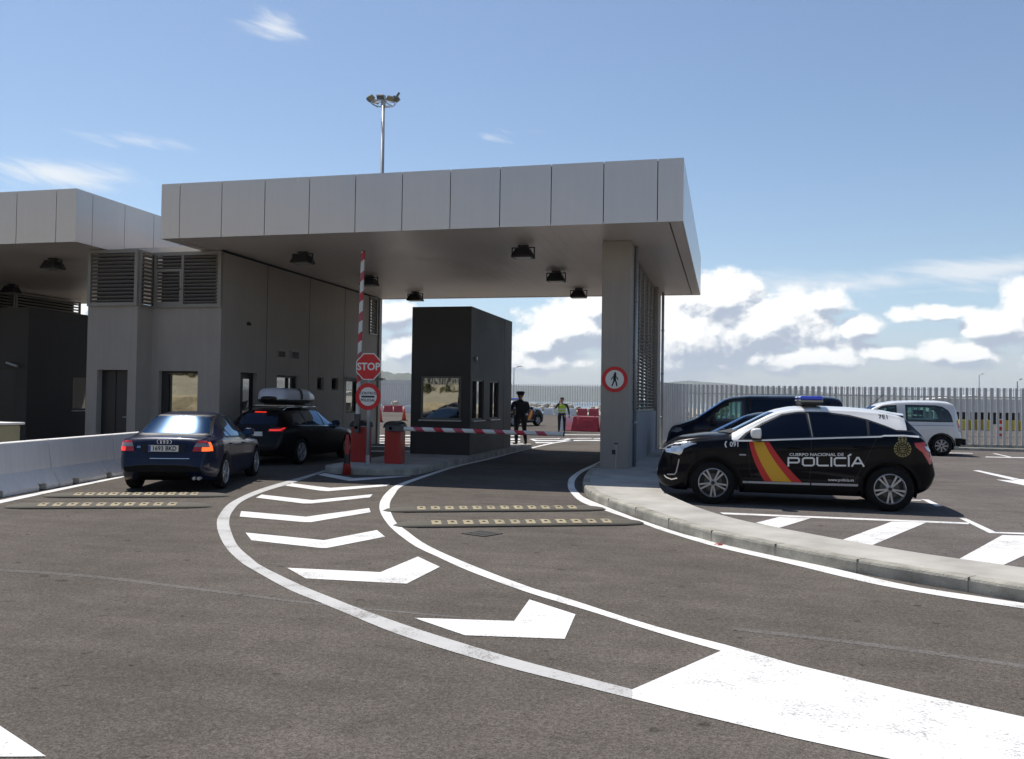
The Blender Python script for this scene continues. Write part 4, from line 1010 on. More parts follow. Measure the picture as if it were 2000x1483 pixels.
def sides(C, wins, seams_, handles, glass=SIDEGLASS, trim=None, frame=True):
    for sd in (1, -1):
        for w in wins:
            if frame: C.decal(inset(w, -.022), 'window_surround', BLACK, 'y', sd, .003)
            C.decal(w, 'window', glass, 'y', sd, .006)
        for p in seams_: C.line(p, .008, 'door_seam', GAP, 'y', sd, .002)
        for x, z in handles: C.handle(x, z, sd)
        if trim:
            for p, w, m_ in trim: C.line(p, w, 'side_trim', m_, 'y', sd, .006)
SEDW = [[(.62, .925), (.10, .935), (-.06, .94), (-.03, 1.31), (.12, 1.275), (.36, 1.14)], [(-.13, .943), (-.80, .962), (-.98, 1.10), (-.80, 1.27), (-.55, 1.335), (-.10, 1.325)], [(-.88, .965), (-1.18, .975), (-1.06, 1.16), (-.90, 1.22), (-1.03, 1.10)]]
SEDS = [[(.86, .86), (.84, .5), (.72, .22)], [(-.10, .92), (-.12, .5), (-.10, .22)], [(-1.12, .95), (-1.02, .72), (-.86, .45), (-.8, .22)], [(.72, .22), (-.8, .22)]]
def build_sedan():
    C = Car(sedan, 'sedan', 'dark blue sedan seen from behind with number plate 1693 BKD, brake lights on', 'car', [AUDB, CLAD])
    sides(C, SEDW, SEDS, [(.05, .80), (-.92, .83)], trim=[([(.8, .50), (-.8, .52)], .05, AUDB)])
    C.decal([(-.615, 1.03), (.615, 1.03), (.50, 1.335), (-.50, 1.335)], 'rear_screen', REARGLASS, 'x', -1, .005)
    rs = [(-.615, 1.03), (.615, 1.03), (.50, 1.335), (-.50, 1.335)]
    C.decal(inset(rs, -.028), 'screen_surround', BLACK, 'x', -1, .0035, hole=inset(rs, .01))
    for sgn in (-1, 1): C.line([(sgn*.655, 1.03), (sgn*.535, 1.335)], .012, 'screen_trim', CHROME, 'x', -1, .006)
    C.decal([(-.60, .965), (.60, .965), (.49, 1.32), (-.49, 1.32)], 'windscreen', SIDEGLASS, 'x', 1, .005)
    for sgn in (-1, 1):
        q = lambda pts: [(sgn*a, b_) for a, b_ in pts]
        C.decal(q([(.50, .74), (.775, .74), (.775, .815), (.52, .815)]), 'tail_light', LAMPR, 'x', -1, .006)
        C.decal(q([(.655, .742), (.772, .742), (.772, .812), (.655, .812)]), 'brake_light', LAMPO if sgn < 0 else LAMPL, 'x', -1, .009)
        C.decal(q([(.52, .818), (.765, .818), (.735, .885), (.55, .885)]), 'reversing_light', mat('smoked_clear_lens', (.26, .23, .23), .2, coat=1.), 'x', -1, .006)
        C.decal(q([(.55, .888), (.733, .888), (.70, .92), (.575, .92)]), 'tail_light', LAMPR, 'x', -1, .006)
        C.decal([(-1.99, .742), (-2.085, .742), (-2.085, .90), (-2.03, .90)], 'tail_light', LAMPL if sgn > 0 else LAMPO, 'y', sgn, .006)
        C.decal([(2.16, .60), (2.02, .58), (1.86, .60), (1.9, .67), (2.08, .675)], 'headlight', LENSC, 'y', sgn, .006)
        C.mirror(.62, .97, sgn, AUDB)
    C.line([(-.50, .72), (.50, .72)], .007, 'boot_seam', GAP, 'x', -1, .003)
    for sgn in (-1, 1): C.line([(sgn*.50, .72), (sgn*.515, .93), (sgn*.62, .97)], .007, 'boot_seam', GAP, 'x', -1, .003)
    C.decal([(-.36, .715), (.36, .715), (.37, .856), (-.37, .856)], 'plate_recess', GAP, 'x', -1, .002)
    plate(C, -1, .79, '1693 BKD')
    C.line([(-.46, .615), (.22, .615)], .010, 'bumper_trim', CHROME, 'x', -1, .006); C.line([(-.75, .60), (.75, .60)], .006, 'bumper_seam', GAP, 'x', -1, .003)
    C.text('A4', .055, .43, .81, 'badge', 'x', -1, CHROME, 1.0, .001, -1, 0, .007)
    # four linked rings
    b = MB(); p, n = C.hit((-6, 0, .905), (1, 0, 0))
    for k in range(4):
        M_ = Matrix.Translation((p.x-.008, -.084+.056*k, .905)) @ Matrix.Rotation(R(90), 4, 'Y')
        b.lathe([(.038+.0065*math.cos(R(a)), .004*math.sin(R(a))) for a in range(0, 361, 60)], 24, M_)
    b.obj('emblem', CHROME, C.root, smooth=True)
    for y in (-.55, -.63): 
        b = MB(); b.tube((-2.1, y, .27), (-2.27, y, .27), .03, 12); b.obj('exhaust', STEEL, C.root)
    C.wheels(5, 'single', .215, .2)
    return C
AUDX, AUDY, AUDT, AUDS = -9.54, 14.45, R(108), .925
aud = build_sedan(); aud.place((AUDX, AUDY, 0), AUDT, AUDS)

EST_WIN = [[(.70, .965), (.0, .985), (.05, 1.35), (.2, 1.31), (.45, 1.17)], [(-.07, .988), (-1.0, 1.01), (-1.0, 1.345), (-.5, 1.375), (-.02, 1.36)], [(-1.07, 1.012), (-1.72, 1.035), (-1.50, 1.27), (-1.07, 1.34)]]
EST_SEAM = [[(.92, .88), (.9, .5), (.75, .22)], [(-.04, .97), (-.06, .5), (-.05, .22)], [(-1.15, .98), (-1.05, .75), (-.9, .45), (-.82, .22)], [(.75, .22), (-.82, .22)]]
def build_estate(name, label, paint_, rear=True, glass=SIDEGLASS, group=None, spec=None):
    C = Car(spec or estate, name, label, 'car', [paint_, CLAD], group)
    sides(C, EST_WIN, EST_SEAM, [(.08, .83), (-.95, .86)], glass, trim=[([(.95, .935), (.0, .965), (-1.75, 1.01)], .016, CHROME)])
    C.decal([(-.62, 1.0), (.62, 1.0), (.51, 1.355), (-.51, 1.355)], 'windscreen', REARGLASS, 'x', 1, .005)
    C.decal([(-.56, 1.03), (.56, 1.03), (.50, 1.30), (-.50, 1.30)], 'rear_screen', CARGLASS, 'x', -1, .005)
    for sgn in (-1, 1):
        q = lambda pts: [(sgn*a, b_) for a, b_ in pts]
        C.decal(q([(.40, .86), (.76, .86), (.79, .97), (.44, .93)]), 'tail_light', LAMPR, 'x', -1, .006)
        if rear:
            C.line(q([(.42, .90), (.60, .895), (.70, .90), (.77, .95)]), .026, 'brake_light', LAMPL, 'x', -1, .010)
        if spec is None: C.decal([(2.2, .64), (2.05, .61), (1.85, .64), (1.9, .73), (2.1, .72)], 'headlight', LENSC, 'y', sgn, .006)
        C.mirror(.70, 1.0, sgn, paint_)
    C.wheels(5, 'twin', .228, .21)
    return C
est = build_estate('estate_car', 'black estate car with a grey roof box, brake lights on, stopped beside the office wall', BLKP)
est.line([(-.16, 1.33), (.16, 1.33)], .022, 'high_brake_light', LAMPL, 'x', -1, .012)
plate(est, -1, .80, '', w=.52)
for sgn in (-1, 1):
    b = MB(); b.path([(.15, sgn*.53, 1.40), (0, sgn*.545, 1.475), (-1.6, sgn*.53, 1.46), (-1.75, sgn*.525, 1.39)], .014, 8); b.obj('roof_rail', CHROME if sgn < 0 else BLACK, est.root, smooth=True)
b = MB()
for x in (-.15, -1.2): b.box(x-.035, x+.035, -.56, .56, 1.485, 1.515)
b.obj('roof_bar', STEEL, est.root)
ESTX, ESTY, ESTT, ESTS = -10.62, 20.3, R(90.5), .925
est.place((ESTX, ESTY, 0), ESTT, ESTS)
# the roof box lies on the bars
rb = thing('roof_box', 'pale grey rounded roof box strapped on top of the black estate car', 'roof box', (ESTX, ESTY, 1.515*ESTS), ESTT, scale=ESTS)
def boxshell(zs, shrink, hgt, x0, x1, w):
    rows = []
    for i in range(25):
        t = i/24; x = x0+(x1-x0)*t; k = max(0, min(1, min(t/.10, (1-t)/.30)))**.5; ww = w*(.55+.45*k); hh = hgt*(.25+.75*k)
        rows.append([(x, y*ww, zs+z*hh) for y, z in ((-1, 0), (-1, .35), (-.93, .72), (-.75, .93), (-.4, 1), (0, 1.02), (.4, 1), (.75, .93), (.93, .72), (1, .35), (1, 0))])
    return rows
b = MB(); b.grid(boxshell(.155, 1, .29, -1.55, .55, .42)); b.obj('lid', SILW, rb, smooth=True)
b = MB(); rows = boxshell(.15, 1, -.12, -1.55, .55, .40); b.grid(rows); b.obj('tray', BLACK, rb, smooth=True)
b = MB(); b.grid([[(-1.56, -.24, .14), (-1.56, -.24, .175)], [(-1.25, -.408, .14), (-1.25, -.408, .175)], [(-.2, -.41, .14), (-.2, -.41, .175)], [(.3, -.37, .14), (.3, -.37, .175)], [(.56, -.24, .14), (.56, -.24, .175)]]); b.obj('rim_strip', SILW, rb)
b = MB(); b.grid([[(-.62, y, z), (-.48, y, z)] for y, z in ((-.425, .15), (-.425, .28), (-.40, .38), (-.32, .445), (0, .462), (.32, .445), (.40, .38), (.425, .28), (.425, .15))]); b.obj('strap', BLACK, rb)
for x in (-.15, -1.2):
    b = MB(); b.box(x-.05, x+.05, -.30, .30, -.001, .05); b.obj('clamp', BLACK, rb)

# middle dark car between police car and van, and a matching car near the camera, mirrored in the booth window
hatch = dict(estate); sq = lambda x: x if x < .98 else .98+(x-.98)*.66
for k_ in ('top', 'bot', 'belt', 'halfw', 'roofw'): hatch[k_] = [(sq(x), v) for x, v in estate[k_]]
hatch['wheels'] = (1.20, -1.40)
mid = build_estate('parked_car', 'navy car parked between the police crossover and the dark van', NAVY, False, CARGLASS, 'cars in the checkpoint car park', hatch)
mid.place((.62, 18.9, 0), math.pi)
# van
van = dict(wheels=(1.5, -1.35), wr=.33,
    top=[(2.36, .55), (2.33, .80), (2.22, .96), (1.62, 1.19), (1.52, 1.24), (.80, 1.73), (.62, 1.79), (.2, 1.835), (-.9, 1.85), (-1.9, 1.825), (-2.10, 1.79), (-2.18, 1.70), (-2.27, 1.1), (-2.32, .8), (-2.36, .5)],
    bot=[(2.36, .45), (2.3, .28), (2.0, .2), (-1.9, .22), (-2.25, .32), (-2.36, .42)],
    belt=[(2.36, .52), (2.2, .86), (1.6, 1.06), (1.0, 1.08), (-2.1, 1.12), (-2.25, .9), (-2.36, .47)],
    halfw=[(2.36, .55), (2.25, .74), (2.05, .86), (1.6, .93), (0, .95), (-1.9, .94), (-2.15, .90), (-2.3, .86), (-2.36, .82)],
    roofw=[(2.36, .5), (2.1, .7), (1.55, .78), (.8, .72), (-.5, .76), (-2.0, .74), (-2.2, .76), (-2.36, .7)])
VW = [(.30, 1.13), (1.18, 1.10), (1.26, 1.16), (1.02, 1.42), (.66, 1.685), (.30, 1.70)]
van['holes'] = [(inset(VW, .02), 'x')]
def build_van():
    C = Car(van, 'van', 'long dark navy van parked nearest the slatted fence, daylight through its front side windows', 'van', [NAVY, CLAD], 'cars in the checkpoint car park')
    for sd in (1, -1):
        C.decal(inset(VW, -.03), 'window_surround', BLACK, 'y', sd, .003, hole=inset(VW, .045)); C.decal(inset(VW, .02), 'window', GREENGLASS, 'y', sd, .005)
        C.decal([(.22, 1.14), (.22, 1.70), (-.9, 1.71), (-.9, 1.15)], 'window', CARGLASS, 'y', sd, .005); C.decal([(-.98, 1.15), (-.98, 1.71), (-1.85, 1.69), (-1.98, 1.2)], 'window', CARGLASS, 'y', sd, .005)
        for p in ([(1.2, 1.05), (1.05, .6), (1.0, .3)], [(.26, 1.1), (.24, .3)], [(-.94, 1.13), (-.94, .3)]): C.line(p, .01, 'door_seam', GAP, 'y', sd, .002)
        C.handle(.4, .95, sd); C.mirror(1.12, 1.13, sd, BLACK, (.15, .2, .2))
        C.decal([(2.22, .82), (2.05, .80), (1.9, .86), (1.95, .93), (2.12, .92)], 'headlight', LENSC, 'y', sd, .006); C.decal([(-2.18, 1.3), (-2.1, 1.3), (-2.14, .8), (-2.24, .8)], 'tail_light', LAMPR, 'y', sd, .006)
    C.decal([(-.72, 1.24), (.72, 1.24), (.66, 1.70), (-.66, 1.70)], 'windscreen', REARGLASS, 'x', 1, .006)
    b = MB(); b.box(-2.1, 1.5, -.85, .85, .45, .5); b.box(1.02, 1.5, -.82, .82, .9, 1.12); b.box(.12, .18, -.85, .85, .5, 1.78); b.obj('cabin', DARKIN, C.root)
    for y in (-.4, .4):
        b = MB(); b.box(.3, .75, y-.22, y+.22, .75, .9); b.box(.22, .36, y-.22, y+.22, .9, 1.35); b.obj('seat', DARKIN, C.root, bevel=.04)
    b = MB(); b.lathe([(.17+.015*math.cos(R(a)), .015*math.sin(R(a))) for a in range(0, 361, 60)], 20, Matrix.Translation((.92, -.4, 1.18)) @ Matrix.Rotation(R(60), 4, 'Y')); b.obj('steering_wheel', BLACK, C.root)
    C.wheels(5, 'single', .2, .2)
    return C
vn = build_van(); vn.place((.78, 24.85, 0), math.pi)

# white people carrier by the fence
mpv = dict(wheels=(1.36, -1.37), wr=.325,
    top=[(2.12, .55), (2.08, .80), (1.95, .94), (1.38, 1.12), (1.28, 1.17), (.62, 1.60), (.40, 1.695), (.0, 1.77), (-.6, 1.80), (-1.3, 1.80), (-1.65, 1.765), (-1.80, 1.68), (-1.88, 1.45), (-1.96, 1.0), (-2.0, .75), (-2.03, .5)],
    bot=[(2.12, .42), (2.05, .25), (1.8, .19), (-1.75, .2), (-1.95, .3), (-2.03, .42)],
    belt=[(2.12, .5), (1.95, .84), (1.35, 1.0), (.8, 1.02), (-1.75, 1.06), (-1.9, .9), (-2.03, .47)],
    halfw=[(2.12, .5), (2.0, .72), (1.8, .83), (1.4, .89), (0, .905), (-1.6, .90), (-1.82, .86), (-1.95, .82), (-2.03, .76)],
    roofw=[(2.12, .45), (1.9, .66), (1.3, .74), (.6, .66), (-.5, .69), (-1.6, .68), (-1.8, .70), (-2.03, .6)])
MW1 = [(-.32, 1.115), (-1.70, 1.115), (-1.66, 1.30), (-1.58, 1.46), (-1.42, 1.575), (-1.2, 1.615), (-.32, 1.625)]; MW2 = [(-.02, 1.10), (.98, 1.07), (.62, 1.42), (.42, 1.56), (.25, 1.60), (-.02, 1.61)]
mpv['holes'] = [(inset(MW1, .02), 'x'), (inset(MW2, .02), 'x')]
def build_mpv(name, label, group):
    C = Car(mpv, name, label, 'car', [POLW, CLAD], group)
    for sd in (1, -1):
        for w in (MW1, MW2):
            C.decal(inset(w, -.02), 'window_surround', BLACK, 'y', sd, .003, hole=inset(w, .05)); C.decal(inset(w, .02), 'window', GREENGLASS, 'y', sd, .005)
        for p in ([(1.0, 1.0), (.95, .5), (.8, .25)], [(-.17, 1.08), (-.17, .25)]): C.line(p, .01, 'door_seam', GAP, 'y', sd, .002)
        C.line([(-.2, .97), (-1.75, .99)], .02, 'slide_rail', SILV, 'y', sd, .003); C.handle(.02, .93, sd); C.handle(-.34, .93, sd, BLACK)
        C.decal([(-1.84, 1.16), (-1.895, 1.16), (-1.97, .80), (-1.90, .80)], 'tail_light', LAMPR, 'y', sd, .006)
        C.decal([(1.93, .83), (1.75, .8), (1.6, .86), (1.65, .95), (1.85, .92)], 'headlight', LENSC, 'y', sd, .006)
        C.decal([(-1.76, .58), (-2.02, .58), (-2.02, .33), (-1.80, .33)], 'bumper', CLAD, 'y', sd, .02)
        for xw in (1.36, -1.37): C.line([(xw+.40*math.cos(R(a)), .325+.40*math.sin(R(a))) for a in range(-8, 189, 9)], .035, 'arch_cladding', CLAD, 'y', sd, .008)
        C.mirror(.95, 1.08, sd, CLAD)
    C.decal([(-.68, 1.18), (.68, 1.18), (.6, 1.58), (-.6, 1.58)], 'windscreen', REARGLASS, 'x', 1, .006); C.decal([(-.62, 1.12), (.62, 1.12), (.58, 1.62), (-.58, 1.62)], 'rear_screen', CARGLASS, 'x', -1, .006)
    b = MB(); b.box(-2.12, -2.0, -.8, .8, .36, .56); b.obj('bumper', CLAD, C.root, bevel=.03)
    b = MB(); b.box(-1.9, 1.3, -.82, .82, .45, .5); b.box(.9, 1.3, -.78, .78, .8, 1.1); b.obj('cabin', DARKIN, C.root)
    for x, ys in ((.15, (-.4, .4)), (-.75, (-.5, 0, .5))):
        for y in ys:
            b = MB(); b.box(x-.05, x+.42, y-.21, y+.21, .6, .78); b.box(x-.14, x-.02, y-.21, y+.21, .78, 1.28); b.box(x-.13, x-.04, y-.12, y+.12, 1.31, 1.48); b.obj('seat', DARKIN, C.root, bevel=.04)
    b = MB(); b.tube((.2, 0, 1.72), (-.05, 0, 2.0), .006, 6); b.obj('aerial', BLACK, C.root)
    C.wheels(8, 'single', .2, .2)
    return C
mv = build_mpv('people_carrier', 'white people carrier with dark windows parked in front of the slatted fence', 'cars in the checkpoint car park')
mv.place((5.43, 31.7, 0), math.pi)
c2 = dup(mv.root, 'white car far behind the red water barrier, mostly hidden by the column', (-4.55, 49.6, 0), math.pi+R(8), 'vehicles beyond the canopy')
c2.name = 'people_carrier'
pc2 = dup(pol.root, 'police car with white roof waiting behind the charcoal booth and the officer', (-12.9, 53.4, 0), R(66), 'vehicles beyond the canopy')
cx3 = dup(mid.root, 'navy car parked beside the left barriers outside the view, mirrored in the booth window', (-13.0, 3.2, 0), math.pi, 'cars in the checkpoint car park')

# ------------------------------------------------------------------ things around the lanes
def barrier(length):
    b = MB(); pf = [(-.29, .0), (-.29, .075), (-.13, .33), (-.075, .80), (-.06, .815), (.06, .815), (.075, .80), (.13, .33), (.29, .075), (.29, .0)]
    h = length/2-.008
    def slab(x0, x1, zlo):
        P = [(y, max(z, zlo)) for y, z in pf]; n = len(P)
        vs = [(x0, y, z) for y, z in P]+[(x1, y, z) for y, z in P]
        b.add(vs, [(i, (i+1) % n, n+(i+1) % n, n+i) for i in range(n)]+[tuple(range(n-1, -1, -1)), tuple(range(n, 2*n))])
    # drain slots under the foot: two openings
    q = [-h, -length*.27-.11, -length*.27+.11, length*.27-.11, length*.27+.11, h]
    for k in range(5): slab(q[k], q[k+1], .11 if k % 2 else 0)
    return b
J0 = at(-20, 979); J1 = at(118, 951.5); J2 = at(239, 929.5)
d_ = (J2-J1); jl = d_.length
ax_ = d_.normalized(); nrm = Vector((-ax_.y, ax_.x, 0))
jb = None; ang = math.atan2(ax_.y, ax_.x)
labs = {0: 'white concrete barrier just left of the dark blue sedan, partly hidden behind it', -1: 'white concrete barrier at the left picture edge, nearest to the camera', 1: 'white concrete barrier almost fully hidden beyond the dark blue sedan', 2: 'white concrete barrier farthest along the row, beyond the dark blue sedan'}
for k in (-1, 0, 1, 2):
    c = (J1+J2)/2+ax_*jl*k+nrm*.29
    if jb is None:
        jb = barrier(jl).obj('concrete_barrier', WHITEC, bevel=.008); o = jb
    else: o = jb.copy(); COL.objects.link(o)
    o.location = (c.x, c.y, 0); o.rotation_euler = (0, 0, ang+(0, .01, -.008, .012)[k % 4]); tag(o, labs[k], 'barrier', 'concrete barriers along the left lane')

# rubber speed bumps with pale pads
def bump(pa, pb, label, n=12, w=.46):
    A = at(*pa); B = at(*pb); L_ = (B-A).length; ax = (B-A).normalized(); c = (A+B)/2
    t = thing('speed_bump', label, 'speed bump', (c.x, c.y, 0), math.atan2(ax.y, ax.x), 'rubber speed bumps across the lanes')
    rows = []; h = .055
    for i in range(49):
        x = -L_/2+L_*i/48; e = min((x+L_/2), (L_/2-x))/.42; k = math.sqrt(max(0, 1-(1-min(1, e))**2)) if e < 1 else 1
        rows.append([(x, y*w/2*max(k, .02), .0005+z*h*max(k, .02)) for y, z in ((-1, 0), (-1, .28), (-.7, .62), (-.35, .92), (0, 1), (.35, .92), (.7, .62), (1, .28), (1, 0))])
    b = MB(); b.grid(rows); b.obj('body', BUMPM, t, smooth=True)
    for i in range(n):
        x = -L_/2+.55+(L_-1.1)*i/(n-1); s = random.uniform(.9, 1.05); b = MB()
        zz = lambda y: .0005+h*np.interp(abs(y)/(w/2), [0, .35, .7, 1], [1, .92, .62, .28])
        rr = []
        for y in np.linspace(-.17, .04, 6): rr.append([(x-.062*s, y, zz(y)+.004), (x+.058*s, y, zz(y)+.004)])
        b.grid(rr); rr = []
        for y in np.linspace(.05, .18, 4): rr.append([(x-.115*s, y, zz(y)+.004), (x+.03*s, y, zz(y)+.004)])
        b.grid(rr); p = b.obj('pad', BUMPY, t)
        b = MB(); b.tube((x, -.075, zz(.07)), (x, -.075, zz(.07)+.008), .022, 10); b.obj('bolt', BLACK, p)
    # dark rim of the near edge
    b = MB(); b.box(-L_/2+.3, L_/2-.3, -w/2-.006, -w/2+.002, 0, .014); b.obj('edge_lip', BLACK, t)
    return t
bump((746.5, 998), (1185, 995), 'speed bump on the right lane, the farther of its pair, ending at the kerb')
bump((766, 1027), (1259, 1022), 'speed bump on the right lane, the nearer of its pair, above the drain grate')
bump((83, 970), (452, 969), 'farther speed bump on the left lane, under the tail of the dark blue sedan', 11)
bump((7, 991), (417, 989.5), 'speed bump on the left lane, the nearer one, clear of the dark blue sedan', 10)
g = [at(*p) for p in ((905, 1044), (950, 1050.5), (979, 1041), (934, 1037))]
gc = (g[0]+g[1]+g[2]+g[3])/4; gu = (g[1]-g[0]); gv = (g[3]-g[0])
t = thing('drain_grate', 'slotted iron drain grate sunk in the right lane below the speed bump', 'drain grate', (gc.x, gc.y, 0), math.atan2(gu.y, gu.x))
b = MB(); w_, h_ = gu.length/2, gv.length/2
b.box(-w_, w_, -h_, h_, .001, .003); b.obj('pit', GAP, t)
b = MB()
for y0, y1 in ((-h_, -h_+.03), (h_-.03, h_)): b.box(-w_, w_, y0, y1, .003, .009)
for k in range(7): x = -w_+2*w_*(k+.5)/7; b.box(x-.018, x+.018, -h_+.03, h_-.03, .003, .009)
b.box(-w_, w_, -.02, .02, .0035, .0092); b.obj('grate', CASTM, t)
p = at(1403.5, 1065); b = MB(); b.lathe([(.001, .022), (.035, .018), (.05, .006)], 16, Matrix.Translation((p.x, p.y, 0))); tag(b.obj('road_stud', mat('stud_red', (.28, .05, .04), .4), smooth=True), 'small dull red road stud on the white line along the kerb', 'road stud')

# barrier gates
IZ = .144
def gate(label, x, y, boom_up, length, tilt=0.):
    t = thing('barrier_gate', label, 'barrier gate', (x, y, IZ), 0, 'red barrier gates on the island')
    b = MB(); b.box(-.19, .19, -.15, .15, .012, .80); b.obj('cabinet', RED, t, bevel=.012)
    b = MB(); b.box(-.22, .22, -.18, .18, 0, .012); b.obj('base_plate', STEEL, t)
    b = MB(); rows = []
    for k in range(9):
        a = R(180*k/8); rows.append([(.215*math.cos(a)*1.0, yy, .80+.03+.13*math.sin(a)**.8) for yy in (-.17, .17)])
    b.grid([[(.215, -.17, .80), (.215, .17, .80)]]+rows+[[(-.215, -.17, .80), (-.215, .17, .80)]]); b.add([(r[0]) for r in rows], [tuple(range(9))]); b.add([(r[1]) for r in rows], [tuple(range(8, -1, -1))]); b.obj('hood', BLACK, t)
    b = MB(); b.box(-.12, .12, -.157, -.1505, .30, .62); b.obj('access_door', RED, t, bevel=.003)
    px, pz = (.0, .80); yb = -.235
    b = MB(); b.tube((px, -.15, pz), (px, yb-.05, pz), .05, 16)
    d = Vector((math.sin(tilt), 0, math.cos(tilt))) if boom_up else Vector((math.cos(tilt), 0, math.sin(tilt)))
    q = Vector((px, yb, pz)); s_ = Vector((d.z, 0, -d.x))
    M = Matrix(((d.x, 0, s_.x, q.x), (0, 1, 0, q.y), (d.z, 0, s_.z, q.z), (0, 0, 0, 1)))
    b.box(-.12, .30, -.05, .05, -.062, .062, M); b.obj('boom_clamp', mat('dark_grey_metal', (.055, .055, .058), .5), t, bevel=.01)
    # boom: rounded profile with slanted red and reflective bands
    def rnd(x0, x1, k=1., sl=0.):
        P = [(.034*k*math.cos(R(a)), .047*k*math.sin(R(a))) for a in range(0, 360, 20)]
        vs = [M @ Vector((x0+sl*p[1], p[0], p[1])) for p in P]+[M @ Vector((x1+sl*p[1], p[0], p[1])) for p in P]; n = len(P)
        return vs, [(i, (i+1) % n, n+(i+1) % n, n+i) for i in range(n)]+[tuple(range(n-1, -1, -1)), tuple(range(n, 2*n))]
    b = MB(); b.add(*rnd(.2, length)); bo = b.obj('boom', BOOMW, t)
    x = .55; k = 0
    while x < length-.2:
        b = MB(); b.add(*rnd(x, x+.20, 1.03, .9)); b.obj('boom_band', BOOMR if k % 2 else BOOMP, bo); x += .455; k += 1
    b = MB(); b.add(*rnd(length, length+.02, 1.04)); b.obj('boom_cap', BLACK, bo)
    return t
gate('red barrier gate with its striped arm raised, behind the STOP sign', -8.02, 18.42, True, 3.95, R(.9))
gate('red barrier gate with its striped arm lowered across the right lane', -7.15, 18.28, False, 3.85, R(-.6))

# sign post
t = thing('sign_post', 'grey post with STOP octagon above round CONTROL POLICIAL sign, beside the red barrier gate', 'road sign', (-7.70, 18.02, IZ))
b = MB(); b.tube((0, .05, 0), (0, .05, 2.40), .04, 16); b.obj('post', STEEL, t, smooth=True)
b = MB(); b.box(-.09, .09, -.04, .14, 0, .015); b.tube((0, .05, .015), (0, .05, .2), .047, 16); b.obj('base', STEEL, t)
def disc(r, y0, y1, z, n, rot=0.):
    b = MB(); b.prism([(r*math.cos(2*math.pi*i/n+rot), r*math.sin(2*math.pi*i/n+rot)) for i in range(n)], -y1, -y0, Matrix.Translation((0, 0, z)) @ Matrix.Rotation(R(90), 4, 'X')); return b
zs_ = 2.30-IZ; zc_ = 1.635-IZ
so = disc(.322, -.002, .006, zs_, 8, R(22.5)).obj('stop_plate', SIGNWHITE, t)
disc(.298, -.0045, -.002, zs_, 8, R(22.5)).obj('red_field', SIGNRED, so)
flat_text('lettering', 'STOP', .225, SIGNWHITE, so, upright(0, -.0062, zs_-.006), .006, 1.02)
co = disc(.300, -.002, .006, zc_, 48).obj('control_plate', SIGNRED, t)
disc(.205, -.0045, -.002, zc_, 48).obj('white_field', SIGNWHITE, co)
flat_text('lettering', 'CONTROL', .082, SIGNBLACK, co, upright(0, -.0062, zc_+.072), .0022, 1.0); flat_text('lettering', 'POLICIAL', .082, SIGNBLACK, co, upright(0, -.0062, zc_-.082), .0022, 1.0)
b = MB(); b.box(-.155, .155, -.0064, -.0045, zc_-.022, zc_+.018); b.obj('bar', SIGNBLACK, co)
# no pedestrians sign on the column
t = thing('road_sign', 'round red and white no-pedestrians sign fixed to the front of the column', 'road sign', (-2.392, 19.2745, 2.095))
def D(r, a, c): return disc(r, a, c, 0, 48)
ro = D(.285, -.006, .004).obj('rim_plate', SIGNRED, t); D(.205, -.0085, -.006).obj('white_field', SIGNWHITE, ro)
def limb(b, pts, w):
    for (x0, z0), (x1, z1) in zip(pts[:-1], pts[1:]):
        p = Vector((x0, z0)); q = Vector((x1, z1)); d = (q-p).normalized(); n = Vector((-d.y, d.x))*w/2; e = d*w*.35
        b.add([(v.x, -.0105, v.y) for v in (p-e+n, p-e-n, q+e-n, q+e+n)], [(0, 1, 2, 3)])
b = MB(); b.add([(.012+.026*math.cos(R(a)), -.0105, .135+.026*math.sin(R(a))) for a in range(0, 360, 24)], [tuple(range(15))])
limb(b, [(.005, .095), (.0, .0)], .062); limb(b, [(.0, .0), (-.025, -.06), (-.055, -.14)], .030); limb(b, [(.005, .0), (.035, -.065), (.05, -.14)], .030); limb(b, [(.01, .085), (-.045, .045), (-.075, -.0)], .022); limb(b, [(.0, .085), (.055, .035), (.07, -.005)], .022); b.obj('pedestrian_symbol', SIGNBLACK, ro)

# bollard in front of the island, small stand by the column, bin
t = thing('bollard', 'red bollard with a black band leaning on the front of the island', 'bollard', (at(684, 926).x+.02, 16.84, 0), scale=1.08)
b = MB(); b.lathe([(.001, .78), (.02, .775), (.035, .72), (.05, .36)], 20); b.lathe([(.05, .36), (.055, .24)], 20); bo = b.obj('upper_tube', mat('bollard_red', (.34, .02, .015), .5), t, smooth=True)
b = MB(); b.lathe([(.055, .40), (.062, .22), (.001, .22), (.001, .37)], 20); b.obj('black_band', BLACK, t); b = MB(); b.lathe([(.07, .22), (.085, .0), (.001, 0)], 20); b.obj('foot', mat('bollard_red', (.34, .02, .015), .5), t, smooth=True)
p = at(1203, 919, KH); t = thing('tap_stand', 'thin grey tap stand with a black box in front of the column', 'tap stand', (p.x, p.y, KH))
b = MB(); b.tube((0, 0, 0), (0, 0, .56), .016, 10); b.obj('pipe', STEEL, t); b = MB(); b.box(-.09, -.02, -.03, .03, .34, .44); b.obj('box', BLACK, t, bevel=.008); b = MB(); b.box(-.04, .04, -.02, .02, .56, .585); b.obj('head', BLACK, t)
t = thing('litter_bin', 'beige bin with a pale lid behind the barriers at the left picture edge', 'bin', (atY(2, 845, 14.0).x-.18, 14.0, 0))
b = MB(); b.box(-.35, .35, -.3, .3, .05, .98); b.obj('body', BEIGE, t, bevel=.03); b = MB(); b.box(-.40, .42, -.34, .34, .985, 1.03); b.obj('lid', WHITEC, t, bevel=.015)
